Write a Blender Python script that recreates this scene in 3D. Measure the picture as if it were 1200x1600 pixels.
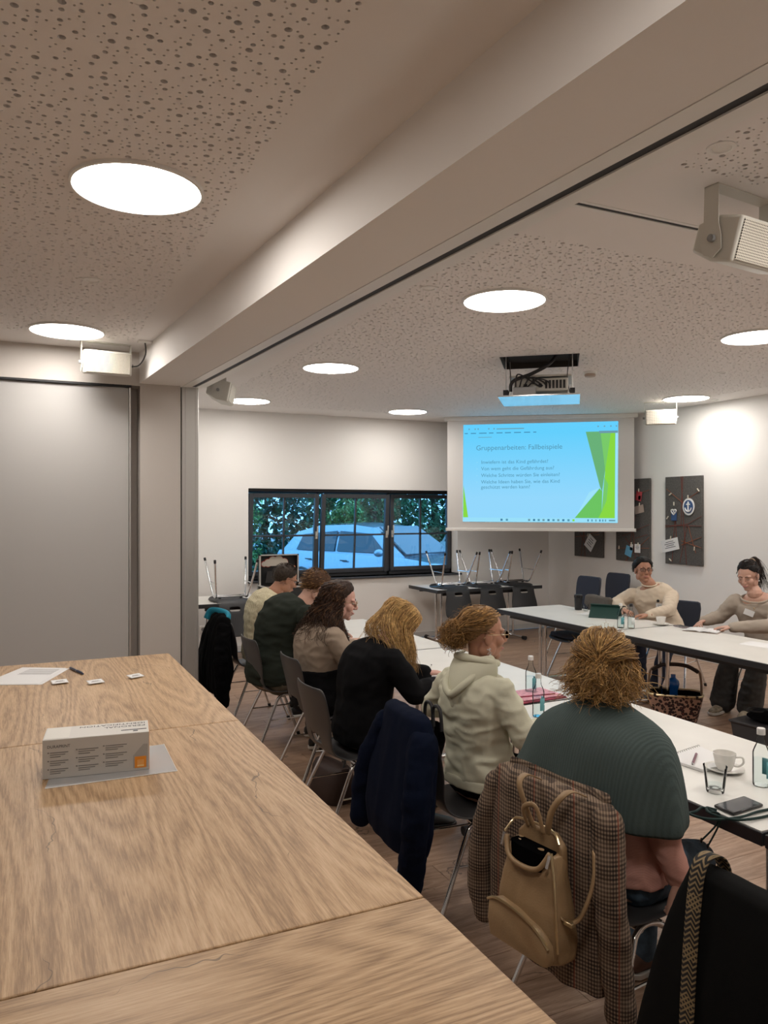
import bpy, bmesh, math, random
import numpy as np
from mathutils import Vector, Matrix, noise as mnoise
from mathutils.geometry import delaunay_2d_cdt
for _o in list(bpy.data.objects): bpy.data.objects.remove(_o)
SC = bpy.context.scene; COL = SC.collection
# ---------------------------------------------------------------- camera
CAM_H = 1.74; FPX = 1202.0; YAW = math.atan(570/FPX)
_s, _c = math.sin(YAW), math.cos(YAW)
cd = bpy.data.cameras.new('camera'); cam = bpy.data.objects.new('camera', cd); COL.objects.link(cam)
cam.location = (0, 0, CAM_H); cam.rotation_euler = (math.pi/2, 0, -YAW)
cd.sensor_width = 36; cd.lens = FPX/1600*36; cd.shift_y = -2/1600; cd.clip_start = 0.05; cd.clip_end = 200
SC.camera = cam
# ---------------------------------------------------------------- sky, exposure
wd = bpy.data.worlds.new('sky'); SC.world = wd; wd.use_nodes = True
bg = wd.node_tree.nodes['Background']; bg.inputs[0].default_value = (0.20, 0.56, 1.0, 1); bg.inputs[1].default_value = 1.1
SC.view_settings.view_transform = 'Standard'; SC.view_settings.look = 'None'
EXPO = 1.78; SC.view_settings.exposure = EXPO; SC.view_settings.gamma = 1.0
LAMP_EMIT = 9.5; LAMP_COL = (1.0, 0.94, 0.875, 1)
# ---------------------------------------------------------------- helpers
def ray(x, y):
    a = (x-600)/FPX; b = (798-y)/FPX
    return Vector((_s+a*_c, _c-a*_s, b))
O3 = Vector((0, 0, CAM_H))
def atz(x, y, z): d = ray(x, y); return O3 + d*((z-CAM_H)/d.z)
def atY(x, y, Y): d = ray(x, y); return O3 + d*(Y/d.y)
def atX(x, y, X): d = ray(x, y); return O3 + d*(X/d.x)
def atd(x, y, t): return O3 + ray(x, y)*t
def onplane(x, y, p, n):
    d = ray(x, y); return O3 + d*((Vector(p)-O3).dot(n)/d.dot(n))
V = Vector; PI = math.pi

MATS = {}
def nt(m): return m.node_tree.nodes, m.node_tree.links
def mat(name, col, rough=0.5, metal=0.0, spec=None, var=0.0, vscale=20, bump=0.0, bscale=60, sheen=0, emit=None, estr=0, coat=0, stretch=None):
    if name in MATS: return MATS[name]
    m = bpy.data.materials.new(name); m.use_nodes = True; N, L = nt(m); b = N['Principled BSDF']
    b.inputs['Base Color'].default_value = (*col, 1); b.inputs['Roughness'].default_value = rough
    b.inputs['Metallic'].default_value = metal
    if spec is not None: b.inputs['Specular IOR Level'].default_value = spec
    if sheen: b.inputs['Sheen Weight'].default_value = sheen
    if coat: b.inputs['Coat Weight'].default_value = coat
    if emit: b.inputs['Emission Color'].default_value = (*emit, 1); b.inputs['Emission Strength'].default_value = estr
    if var or bump:
        tc = N.new('ShaderNodeTexCoord'); mp = N.new('ShaderNodeMapping'); L.new(tc.outputs['Object'], mp.inputs[0])
        if stretch: mp.inputs['Scale'].default_value = stretch
    if var:
        n = N.new('ShaderNodeTexNoise'); n.inputs['Scale'].default_value = vscale; n.inputs['Detail'].default_value = 5
        L.new(mp.outputs[0], n.inputs['Vector'])
        r = N.new('ShaderNodeValToRGB'); r.color_ramp.elements[0].position = .3; r.color_ramp.elements[1].position = .7
        r.color_ramp.elements[0].color = (*[c*(1-var) for c in col], 1); r.color_ramp.elements[1].color = (*[min(1, c*(1+var)) for c in col], 1)
        L.new(n.outputs['Fac'], r.inputs[0]); L.new(r.outputs[0], b.inputs['Base Color'])
    if bump:
        n2 = N.new('ShaderNodeTexNoise'); n2.inputs['Scale'].default_value = bscale; n2.inputs['Detail'].default_value = 3
        L.new(mp.outputs[0], n2.inputs['Vector'])
        bp = N.new('ShaderNodeBump'); bp.inputs['Strength'].default_value = bump; bp.inputs['Distance'].default_value = .01
        L.new(n2.outputs['Fac'], bp.inputs['Height']); L.new(bp.outputs[0], b.inputs['Normal'])
    MATS[name] = m; return m
def emat(name, col, s):
    if name in MATS: return MATS[name]
    m = bpy.data.materials.new(name); m.use_nodes = True; N, L = nt(m); N.remove(N['Principled BSDF'])
    e = N.new('ShaderNodeEmission'); e.inputs[0].default_value = (*col[:3], 1); e.inputs[1].default_value = s
    L.new(e.outputs[0], N['Material Output'].inputs[0]); MATS[name] = m
    if not name.startswith('lamp'): m.cycles.emission_sampling = 'NONE'
    return m
def glassmat(name, tint=(1, 1, 1), refl=1.45, rough=0.0, opac=0.0):
    if name in MATS: return MATS[name]
    m = bpy.data.materials.new(name); m.use_nodes = True; N, L = nt(m); N.remove(N['Principled BSDF'])
    t = N.new('ShaderNodeBsdfTransparent'); t.inputs[0].default_value = (*tint, 1)
    g = N.new('ShaderNodeBsdfGlossy'); g.inputs['Roughness'].default_value = max(.02, rough)
    f = N.new('ShaderNodeFresnel'); f.inputs[0].default_value = refl
    mx = N.new('ShaderNodeMixShader'); L.new(f.outputs[0], mx.inputs[0]); L.new(t.outputs[0], mx.inputs[1]); L.new(g.outputs[0], mx.inputs[2])
    out = mx
    if opac:
        d = N.new('ShaderNodeBsdfDiffuse'); d.inputs[0].default_value = (.9, .9, .9, 1)
        m2 = N.new('ShaderNodeMixShader'); m2.inputs[0].default_value = opac; L.new(mx.outputs[0], m2.inputs[1]); L.new(d.outputs[0], m2.inputs[2]); out = m2
    L.new(out.outputs[0], N['Material Output'].inputs[0]); MATS[name] = m; return m
def wood(name, cols, scale=(12, 1, 12), ring=1.2, rough=.45, dark=0.5, crack=True, bump=.1):
    m = bpy.data.materials.new(name); m.use_nodes = True; N, L = nt(m); b = N['Principled BSDF']; b.inputs['Roughness'].default_value = rough
    tc = N.new('ShaderNodeTexCoord'); oi = N.new('ShaderNodeObjectInfo')
    ad = N.new('ShaderNodeVectorMath'); ad.operation = 'ADD'; L.new(tc.outputs['Object'], ad.inputs[0])
    ml = N.new('ShaderNodeVectorMath'); ml.operation = 'SCALE'; ml.inputs[0].default_value = (7.3, 11.1, 3.7); L.new(oi.outputs['Random'], ml.inputs['Scale']); L.new(ml.outputs[0], ad.inputs[1])
    def noise(sc, s, det, dist=0, rgh=.55):
        mp = N.new('ShaderNodeMapping'); mp.inputs['Scale'].default_value = sc; L.new(ad.outputs[0], mp.inputs[0])
        n = N.new('ShaderNodeTexNoise'); n.inputs['Scale'].default_value = s; n.inputs['Detail'].default_value = det; n.inputs['Distortion'].default_value = dist; n.inputs['Roughness'].default_value = rgh
        L.new(mp.outputs[0], n.inputs['Vector']); return n.outputs['Fac']
    def math_(op, a, bb=None, c=None):
        q = N.new('ShaderNodeMath'); q.operation = op
        for i, x in enumerate((a, bb, c)):
            if x is None: continue
            if isinstance(x, (int, float)): q.inputs[i].default_value = x
            else: L.new(x, q.inputs[i])
        return q.outputs[0]
    sx = tuple(scale)
    big = noise(tuple(v*.18 for v in sx), 1.4, 2, .3)
    rings = math_('FRACT', math_('MULTIPLY', big, 32*ring))
    rg = math_('ABSOLUTE', math_('SUBTRACT', rings, .5))
    rg = math_('MULTIPLY', rg, 2)
    fine = noise(tuple(v*(13 if v > 5 else 6) for v in sx), 1.6, 5, .3, .7)
    med = noise(tuple(v*.55 for v in sx), 1.3, 4, .2)
    t = math_('ADD', math_('ADD', math_('MULTIPLY', rg, .27), math_('MULTIPLY', fine, 1.25)), math_('MULTIPLY', med, .55))
    t = math_('SUBTRACT', t, .56)
    r = N.new('ShaderNodeValToRGB'); r.color_ramp.elements[0].position = .22; r.color_ramp.elements[1].position = .78
    r.color_ramp.elements[0].color = (*cols[0], 1); r.color_ramp.elements[1].color = (*cols[2], 1)
    e = r.color_ramp.elements.new(.5); e.color = (*cols[1], 1)
    L.new(t, r.inputs[0]); out = r.outputs[0]
    if crack:
        sp = N.new('ShaderNodeSeparateXYZ'); L.new(ad.outputs[0], sp.inputs[0]); acr = sp.outputs['X'] if sx[0] > 5 else sp.outputs['Y']
        wrp = noise((2.2, 2.2, 2.2), 1.5, 4, 0, .55); c_ = math_('FRACT', math_('ADD', math_('MULTIPLY', acr, 2.3), math_('MULTIPLY', wrp, 1.1)))
        gate = noise((2.0, 2.0, 2.0), 1.9, 3); wd_ = math_('MULTIPLY', math_('MAXIMUM', math_('SUBTRACT', gate, .50), 0), .075)
        line = math_('LESS_THAN', math_('ABSOLUTE', math_('SUBTRACT', c_, .5)), wd_)
        kn = math_('MULTIPLY', line, .72)
        mx = N.new('ShaderNodeMix'); mx.data_type = 'RGBA'; L.new(kn, mx.inputs['Factor']); L.new(out, mx.inputs['A']); mx.inputs['B'].default_value = (*[c*.35 for c in cols[0]], 1)
        out = mx.outputs['Result']
    hv = N.new('ShaderNodeHueSaturation'); L.new(out, hv.inputs['Color'])
    L.new(math_('ADD', math_('MULTIPLY', oi.outputs['Random'], .22), .89), hv.inputs['Value']); L.new(hv.outputs[0], b.inputs['Base Color'])
    bp = N.new('ShaderNodeBump'); bp.inputs['Strength'].default_value = bump; bp.inputs['Distance'].default_value = .004; L.new(fine, bp.inputs['Height']); L.new(bp.outputs[0], b.inputs['Normal'])
    MATS[name] = m; return m

def frame_of(t, up=V((0, 0, 1))):
    t = t.normalized()
    if abs(t.dot(up)) > .97: up = V((1, 0, 0))
    a = up.cross(t).normalized(); return a, t.cross(a).normalized()
class MB:
    def __init__(s): s.v = []; s.f = []
    def add(s, vs, fs):
        o = len(s.v); s.v += [V(p) for p in vs]; s.f += [tuple(i+o for i in q) for q in fs]; return s
    def bb(s, x0, x1, y0, y1, z0, z1):
        return s.add([(x0,y0,z0),(x1,y0,z0),(x1,y1,z0),(x0,y1,z0),(x0,y0,z1),(x1,y0,z1),(x1,y1,z1),(x0,y1,z1)],
                     [(0,3,2,1),(4,5,6,7),(0,1,5,4),(1,2,6,5),(2,3,7,6),(3,0,4,7)])
    def box(s, c, d, M=None):
        m = MB().bb(-d[0]/2, d[0]/2, -d[1]/2, d[1]/2, -d[2]/2, d[2]/2)
        if M is None: M = Matrix.Identity(3)
        return s.add([M @ p + V(c) for p in m.v], m.f)
    def bar(s, a, b, w, h, up=V((0, 0, 1))):
        a, b = V(a), V(b); t = b-a; u, n = frame_of(t, up)
        vs = []
        for p in (a, b):
            for i, j in ((-1,-1),(1,-1),(1,1),(-1,1)): vs.append(p+u*(i*w/2)+n*(j*h/2))
        return s.add(vs, [(0,1,2,3)[::-1],(4,5,6,7),(0,1,5,4),(1,2,6,5),(2,3,7,6),(3,0,4,7)])
    def tube(s, pts, r, n=8, closed=False, flat=None, up=None):
        pts = [V(p) for p in pts]; k = len(pts)
        rs = r if isinstance(r, (list, tuple)) else [r]*k
        vs = []; a = None
        for i, p in enumerate(pts):
            if closed: t = pts[(i+1) % k]-pts[i-1]
            else: t = pts[min(i+1, k-1)]-pts[max(i-1, 0)]
            if t.length < 1e-9: t = V((0, 0, 1))
            t.normalize()
            if a is None: a, b = frame_of(t, up or V((0, 0, 1)))
            else:
                a = (a-t*a.dot(t))
                if a.length < 1e-6: a, b = frame_of(t)
                a.normalize(); b = t.cross(a).normalized()
            for j in range(n):
                q = 2*PI*j/n; vs.append(p+(a*math.cos(q)+b*math.sin(q)*(flat or 1))*rs[i])
        fs = []
        for i in range(k if closed else k-1):
            for j in range(n):
                A = i*n+j; B = i*n+(j+1) % n; C = ((i+1) % k)*n+(j+1) % n; D = ((i+1) % k)*n+j; fs.append((A, B, C, D))
        if not closed: fs += [tuple(range(n))[::-1], tuple((k-1)*n+j for j in range(n))]
        return s.add(vs, fs)
    def caps(s, pts, r, n=10):           # tube with rounded ends, tapering
        pts = [V(p) for p in pts]; rs = list(r) if isinstance(r, (list, tuple)) else [r]*len(pts)
        s.tube(pts, rs, n); s.ell(pts[0], (rs[0],)*3, n, 6); s.ell(pts[-1], (rs[-1],)*3, n, 6); return s
    def ell(s, c, r, n=16, m=10, M=None):
        c = V(c); vs = []; fs = []
        if isinstance(r, (int, float)): r = (r, r, r)
        for i in range(m+1):
            th = PI*i/m
            for j in range(n):
                ph = 2*PI*j/n; p = V((r[0]*math.sin(th)*math.cos(ph), r[1]*math.sin(th)*math.sin(ph), r[2]*math.cos(th)))
                vs.append(c+((M @ p) if M is not None else p))
        for i in range(m):
            for j in range(n): fs.append((i*n+j, (i+1)*n+j, (i+1)*n+(j+1) % n, i*n+(j+1) % n))
        return s.add(vs, fs)
    def lathe(s, prof, n=24, c=(0, 0, 0), M=None):
        vs = []; fs = []; k = len(prof); c = V(c)
        for r, z in prof:
            for j in range(n):
                p = V((r*math.cos(2*PI*j/n), r*math.sin(2*PI*j/n), z)); vs.append(c+((M @ p) if M is not None else p))
        for i in range(k-1):
            for j in range(n): fs.append((i*n+j, i*n+(j+1) % n, (i+1)*n+(j+1) % n, (i+1)*n+j))
        if prof[0][0] > 1e-5: fs.append(tuple(range(n))[::-1])
        if prof[-1][0] > 1e-5: fs.append(tuple((k-1)*n+j for j in range(n)))
        return s.add(vs, fs)
    def loft(s, rings, cap=True):
        n = len(rings[0]); o = len(s.v); vs = [p for R in rings for p in R]; fs = []
        for i in range(len(rings)-1):
            for j in range(n): fs.append((i*n+j, i*n+(j+1) % n, (i+1)*n+(j+1) % n, (i+1)*n+j))
        if cap: fs += [tuple(range(n))[::-1], tuple((len(rings)-1)*n+j for j in range(n))]
        return s.add(vs, fs)
    def grid(s, P):                       # P[i][j] points
        a, b = len(P), len(P[0])
        return s.add([p for R in P for p in R], [(i*b+j, i*b+j+1, (i+1)*b+j+1, (i+1)*b+j) for i in range(a-1) for j in range(b-1)])
    def prism(s, pts, off):               # polygon (3d points) extruded by vector off
        n = len(pts); pts = [V(p) for p in pts]; off = V(off)
        return s.add(pts+[p+off for p in pts], [tuple(range(n))[::-1], tuple(range(n, 2*n))]+[(i, (i+1) % n, (i+1) % n+n, i+n) for i in range(n)])
    def xf(s, M): s.v = [M @ p for p in s.v]; return s
    def mesh(s, name):
        m = bpy.data.meshes.new(name); m.from_pydata([tuple(p) for p in s.v], [], s.f); m.update(); return m
    def fixn(s, m):
        b = bmesh.new(); b.from_mesh(m); bmesh.ops.recalc_face_normals(b, faces=b.faces); b.to_mesh(m); b.free()
    def build(s, name, material, parent=None, world=False, smooth=40, bevel=0, bseg=2, solid=0, sub=0, soff=0):
        if world and parent is not None:
            inv = parent.matrix_basis.inverted(); s.v = [inv @ p for p in s.v]
        m = s.mesh(name); s.fixn(m)
        return mkobj(name, m, material, parent, smooth, bevel, bseg, solid, sub, soff)
def mkobj(name, m, material, parent=None, smooth=40, bevel=0, bseg=2, solid=0, sub=0, soff=0):
    if smooth:
        m.polygons.foreach_set('use_smooth', [True]*len(m.polygons))
        if smooth < 180: m.set_sharp_from_angle(angle=math.radians(smooth))
    o = bpy.data.objects.new(name, m); COL.objects.link(o)
    if material: m.materials.append(MATS[material] if isinstance(material, str) else material)
    if parent is not None: o.parent = parent
    if solid: q = o.modifiers.new('solid', 'SOLIDIFY'); q.thickness = solid; q.offset = soff
    if sub: q = o.modifiers.new('sub', 'SUBSURF'); q.levels = sub; q.render_levels = sub
    if bevel: q = o.modifiers.new('bevel', 'BEVEL'); q.width = bevel; q.segments = bseg; q.limit_method = 'ANGLE'; q.angle_limit = math.radians(40)
    return o
def thing(name, label, cat, loc=(0, 0, 0), rz=0, group=None):
    o = bpy.data.objects.new(name, None); o.empty_display_size = .05; COL.objects.link(o)
    o.rotation_euler = (0, 0, rz); o.location = loc; o.matrix_basis = Matrix.Translation(V(loc)) @ Matrix.Rotation(rz, 4, 'Z')
    return tag(o, label, cat, group)
def tag(o, label, cat, group=None):
    o['label'] = label; o['category'] = cat
    if group: o['group'] = group
    return o
def struct(o): o['kind'] = 'structure'; return o
def copy_tree(o, parent=None):
    c = o.copy(); COL.objects.link(c); c.parent = parent
    for ch in list(o.children): copy_tree(ch, c)
    return c
def place(o, loc, rz=0, M=None):
    o.matrix_basis = Matrix.Translation(V(loc)) @ Matrix.Rotation(rz, 4, 'Z') @ (M or Matrix.Identity(4)); return o
def origin(o, p):                          # move a mesh object's origin to p, geometry stays
    p = V(p); o.data.transform(Matrix.Translation(-p)); o.location = o.location+p; return o
def text_mesh(body, size, name, material, parent, M, ext=.0006, align='LEFT', space=1.0):
    c = bpy.data.curves.new(name, 'FONT'); c.body = body; c.size = size; c.extrude = ext; c.align_x = align; c.space_line = space; c.resolution_u = 3
    t = bpy.data.objects.new(name+'_tmp', c); COL.objects.link(t); bpy.context.view_layer.update()
    dg = bpy.context.evaluated_depsgraph_get(); m = bpy.data.meshes.new_from_object(t.evaluated_get(dg)); bpy.data.objects.remove(t)
    m.name = name; m.transform(M); m.materials.clear(); m.materials.append(MATS[material])
    o = bpy.data.objects.new(name, m); COL.objects.link(o)
    if parent is not None: o.parent = parent; m.transform(parent.matrix_basis.inverted())
    return o
def remesh(mb, voxel, sm=3, fac=.5):
    m = mb.mesh('tmp'); o = bpy.data.objects.new('tmp', m); COL.objects.link(o)
    q = o.modifiers.new('r', 'REMESH'); q.mode = 'VOXEL'; q.voxel_size = voxel; q.use_smooth_shade = True
    if sm: w = o.modifiers.new('s', 'SMOOTH'); w.iterations = sm; w.factor = fac
    bpy.context.view_layer.update(); dg = bpy.context.evaluated_depsgraph_get()
    r = bpy.data.meshes.new_from_object(o.evaluated_get(dg)); bpy.data.objects.remove(o); bpy.data.meshes.remove(m)
    return r
def folds(m, amp, scale=(8, 8, 8), seed=0, ridge=False, keep=None):
    n = len(m.vertices); co = np.zeros(n*3); m.vertices.foreach_get('co', co); co = co.reshape(-1, 3)
    no = np.zeros(n*3); m.vertex_normals.foreach_get('vector', no); no = no.reshape(-1, 3)
    d = np.zeros(n); sx = V(scale)
    for i in range(n):
        p = V((co[i][0]*sx[0]+seed*3.1, co[i][1]*sx[1]+seed*1.7, co[i][2]*sx[2]))
        a = mnoise.noise(p)+.45*mnoise.noise(p*2.1)
        d[i] = (.35-abs(a)*1.6) if ridge else a
    if keep is not None: d *= keep(co)
    co += no*(d*amp)[:, None]; m.vertices.foreach_set('co', co.ravel()); m.update()
def joinmesh(name, ms):
    vs = []; fs = []
    for m in ms:
        o = len(vs); vs += [tuple(v.co) for v in m.vertices]; fs += [tuple(i+o for i in p.vertices) for p in m.polygons]
    r = bpy.data.meshes.new(name); r.from_pydata(vs, [], fs); r.update(); return r
def smoothpath(pts, n=6):                  # catmull-rom
    pts = [V(p) for p in pts]; out = []
    for i in range(len(pts)-1):
        p0 = pts[max(i-1, 0)]; p1 = pts[i]; p2 = pts[i+1]; p3 = pts[min(i+2, len(pts)-1)]
        for k in range(n):
            t = k/n; out.append(.5*((2*p1)+(p2-p0)*t+(2*p0-5*p1+4*p2-p3)*t*t+(3*p1-p0-3*p2+p3)*t**3))
    out.append(pts[-1]); return out
# ================================================================ the setting
ZC = 2.975; YW = 9.36; XR = 7.17; YP = 6.25; ZB = 2.735
mat('wall_paint', (.86, .845, .82), .75, bump=.05, bscale=180)
mat('ceiling_paint', (.84, .81, .79), .8)
mat('fleece', (.02, .018, .018), .95)
mat('beam_paint', (.84, .81, .78), .75)
mat('panel_grey', (.50, .49, .475), .5)
mat('panel_beige', (.60, .56, .52), .55)
mat('alu', (.62, .62, .60), .35, .7)
mat('anthracite', (.045, .05, .06), .5)
mat('black', (.012, .012, .014), .55)
mat('black_gloss', (.012, .012, .014), .2)
mat('chrome', (.72, .73, .75), .14, 1.0)
mat('white_plastic', (.82, .81, .78), .4)
mat('cream_metal', (.62, .60, .54), .5)
mat('skirting', (.72, .71, .69), .5)
wood('floor_wood', [(.25, .15, .095), (.38, .245, .165), (.50, .345, .245)], scale=(1.3, 12, 12), rough=.38, bump=.06, ring=.8)
mat('subfloor', (.10, .07, .05), .8)
glassmat('pane_glass', (.96, .99, 1.0))
# floor with planks
fl = struct(MB().bb(-2.6, XR, -2.6, YW, -.08, -.004).build('floor', 'subfloor'))
random.seed(3)
def plankmesh(L):
    return MB().bb(-L/2, L/2, -.0955, .0955, -.0065, 0).mesh('floor_plank')
PL = {}
def plank(x0, x1, y):
    L = round(x1-x0-.003, 3)
    if L < .05: return
    if L not in PL: PL[L] = plankmesh(L); PL[L].materials.append(MATS['floor_wood'])
    o = bpy.data.objects.new('floor_plank', PL[L]); COL.objects.link(o); o.parent = fl; o.location = ((x0+x1)/2, y, 0)
y = .22+.0965; row = 0
while y < YW:
    x = .45 - [0, .45, .9, .25, .7][row % 5]*1.0
    while x < XR:
        x1 = min(x+1.38, XR); plank(max(x, .45), x1, y); x = x1
    y += .193; row += 1
o = MB().bb(-2.6, .45, -2.6, YW, -.0065, 0).bb(.45, XR, -2.6, .22, -.0065, 0).build('floor_covering', 'floor_wood', fl); 
# walls
def wall(name, mb, m='wall_paint'): return struct(mb.build(name, m))
WX0, WX1, WZ0, WZ1 = 2.573, 5.585, .865, 2.02
wall('wall_back', MB().bb(1.0, XR+.3, YW, YW+.3, 0, WZ0).bb(1.0, XR+.3, YW, YW+.3, WZ1, ZC+.2).bb(1.0, WX0, YW, YW+.3, WZ0, WZ1).bb(WX1, XR+.3, YW, YW+.3, WZ0, WZ1))
wall('wall_right', MB().bb(XR, XR+.3, -2.9, YW, 0, ZC+.2))
wall('wall_left', MB().bb(-2.9, -2.6, -2.9, YP+.4, 0, ZC+.2))
wall('wall_rear', MB().bb(-2.9, XR+.3, -2.9, -2.6, 0, ZC+.2))
# niche wall between the two halves, with the parked partition panel
wall('wall_partition', MB().bb(-2.6, .87, YP+.18, YP+.35, 0, ZC+.2).bb(-2.6, .86, YP, YP+.18, 2.715, ZC+.2).bb(.855, 1.165, YP, YP+.35, 0, 2.735), 'panel_beige')
wall('wall_side', MB().bb(1.0, 1.165, YP+.35, YW+.2, 0, ZC+.2))
struct(MB().bb(-.42, .773, YP+.03, YP+.12, 0, 2.70).build('door_1', 'panel_grey', bevel=.004)); struct(MB().bb(-1.65, -.424, YP+.03, YP+.12, 0, 2.70).build('door_2', 'panel_grey', bevel=.004))
t = struct(MB().bb(1.178, 1.312, YP+.02, YP+.16, 0, 2.735).build('trim_1', 'alu', bevel=.004))
MB().bb(1.168, 1.178, YP+.05, YP+.2, 0, 2.735).build('rubber_seal', 'black', t)
MB().bb(1.205, 1.208, YP+.018, YP+.021, 0, 2.735).bb(1.285, 1.288, YP+.018, YP+.021, 0, 2.735).build('groove', 'panel_grey', t)
struct(MB().bb(.775, .787, YP+.025, YP+.13, 0, 2.70).build('trim_2', 'alu'))
struct(MB().bb(-2.6, .79, YP+.0, YP+.06, 2.70, 2.716).build('trim_3', 'black'))
# skirting boards
struct(MB().bb(1.17, XR, YW-.016, YW, 0, .075).build('baseboard_back', 'skirting', bevel=.003))
struct(MB().bb(XR-.016, XR, -2.6, YW-.016, 0, .075).build('baseboard_right', 'skirting', bevel=.003))
# beam with the partition track (turned a little against the walls)
SL = -.0635
def bx(x, Y): return x+SL*Y
def beam(mb, x0, x1, z0, z1, Y0=-2.6, Y1=YP+.02):
    return mb.add([(bx(x0,Y0),Y0,z0),(bx(x1,Y0),Y0,z0),(bx(x1,Y1),Y1,z0),(bx(x0,Y1),Y1,z0),(bx(x0,Y0),Y0,z1),(bx(x1,Y0),Y0,z1),(bx(x1,Y1),Y1,z1),(bx(x0,Y1),Y1,z1)],
                  [(0,3,2,1),(4,5,6,7),(0,1,5,4),(1,2,6,5),(2,3,7,6),(3,0,4,7)])
m = MB(); beam(m, 1.245, 1.575, ZB, ZC+.15); bm_ = struct(m.build('ceiling_beam', 'beam_paint'))
m = MB(); beam(m, 1.577, 1.648, ZB-.002, ZB+.05); beam(m, 1.688, 1.755, ZB-.002, ZB+.05); beam(m, 1.577, 1.755, ZB+.05, ZC+.15)
tr = struct(m.build('trim_4', 'white_plastic'))
m = MB(); beam(m, 1.648, 1.688, ZB+.004, ZB+.05); m.build('track_slot', 'black', tr)
# ceiling: plain boards and perforated panels
cl = struct(MB().bb(-2.6, XR, -2.6, YW, ZC+.05, ZC+.12).build('ceiling', 'fleece'))
def plain(x0, x1, y0, y1): return MB().bb(x0, x1, y0, y1, ZC, ZC+.0125).build('ceiling_board', 'ceiling_paint', cl)
random.seed(11)
def perforate(w, h, nb, nm, ns, cut=None, inner=None):
    hs = []
    def ok(x, y, r):
        if not (r+.007 < x < w-r-.007 and r+.007 < y < h-r-.007): return False
        if inner:
            for i in range(4):
                a = V(inner[i]); b = V(inner[(i+1) % 4]); e = (b-a).normalized(); n = V((-e.y, e.x))
                if (V((x, y))-a).dot(n) < -r-.015: break
            else: return False
        for (X, Y, R) in hs:
            g_ = .0085 if R != r else {.0108: .058, .0078: .030, .004: .012}[r]
            if (X-x)**2+(Y-y)**2 < (R+r+g_)**2: return False
        return True
    for r, cnt in ((.0108, nb), (.0078, nm), (.004, ns)):
        k = 0; tries = 0
        while k < cnt and tries < cnt*90:
            x, y = random.uniform(0, w), random.uniform(0, h); tries += 1
            if all(True for _ in (0,)) and ok(x, y, r): hs.append((x, y, r)); k += 1
    vs = [V((0, 0)), V((w, 0)), V((w, h)), V((0, h))]; faces = [[0, 1, 2, 3]]; loops = []
    for x, y, r in hs:
        n = 10 if r > .006 else 7; o = len(vs); a0 = random.random()
        for j in range(n): vs.append(V((x+r*math.cos(2*PI*j/n+a0), y+r*math.sin(2*PI*j/n+a0))))
        loops.append(list(range(o, o+n))); faces.append(loops[-1])
    if inner:
        o = len(vs); vs += [V(p) for p in inner]; loops.append([o, o+1, o+2, o+3]); faces.append(loops[-1])
    cv, ce, cf, ov, oe, of = delaunay_2d_cdt(vs, [], faces, 0, 1e-7)
    V3 = [(p.x, p.y, 0) for p in cv]; F = [tuple(reversed(f)) for f, orig in zip(cf, of) if not any(q > 0 for q in orig)]
    inv = {}
    for i, l in enumerate(ov):
        for q in l: inv[q] = i
    for lp in loops:
        o = len(V3); V3 += [(vs[i].x, vs[i].y, .0125) for i in lp]; n = len(lp)
        F += [(inv[lp[j]], inv[lp[(j+1) % n]], o+(j+1) % n, o+j) for j in range(n)]
    me = bpy.data.meshes.new('ceiling_panel'); me.from_pydata(V3, [], F); me.update(); me.materials.append(MATS['ceiling_paint']); return me
TILES = [perforate(.6, .6, 30, 66, 230) for _ in range(3)]
HATCH = [V((3.491, 5.189)), V((3.974, 4.794)), V((4.318, 5.237)), V((3.835, 5.632))]
def field(x0, nx, y0, ny, skip=()):
    for i in range(nx):
        for j in range(ny):
            if (i, j) in skip: continue
            k = (i*7+j*5) % 3
            o = bpy.data.objects.new('ceiling_panel', TILES[k]); COL.objects.link(o); o.parent = cl; o.location = (x0+.6*i, y0+.6*j, ZC)
            if (i+j) % 2: o.rotation_euler = (0, 0, PI); o.location = (x0+.6*(i+1), y0+.6*(j+1), ZC)
field(-.435, 2, 1.05, 8); field(1.95, 8, 2.82, 10, skip=((2, 3), (2, 4), (3, 3), (3, 4))); field(2.1, 3, .85, 2)
hx, hy = 1.95+1.2, 2.82+1.8
me = perforate(1.2, 1.2, 85, 180, 520, inner=[(p.x-hx, p.y-hy) for p in HATCH])
o = bpy.data.objects.new('ceiling_panel', me); COL.objects.link(o); o.parent = cl; o.location = (hx, hy, ZC)
plain(-2.6, -.435, -2.6, YP+.2); plain(-.435, .765, -2.6, 1.05); plain(-.435, .765, 5.85, YP+.2); plain(.765, 1.55, -2.6, YP+.3)
plain(1.0, 1.95, YP+.3, YW); plain(1.38, 1.95, 2.82, YP+.3); plain(1.95, 6.75, 8.82, YW); plain(6.75, XR, 2.82, YW)
plain(1.5, XR, 2.05, 2.445); plain(1.5, XR, 2.475, 2.82); plain(1.5, 2.1, -2.6, 2.05); plain(3.9, XR, -2.6, 2.05); plain(2.1, 3.9, -2.6, .85)
tr2 = struct(MB().bb(1.9, XR, 2.43, 2.448, ZC-.002, ZC+.03).bb(1.9, XR, 2.472, 2.49, ZC-.002, ZC+.03).build('trim_5', 'white_plastic'))
MB().bb(1.9, XR, 2.448, 2.472, ZC+.002, ZC+.03).build('track_slot', 'black', tr2)
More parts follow.
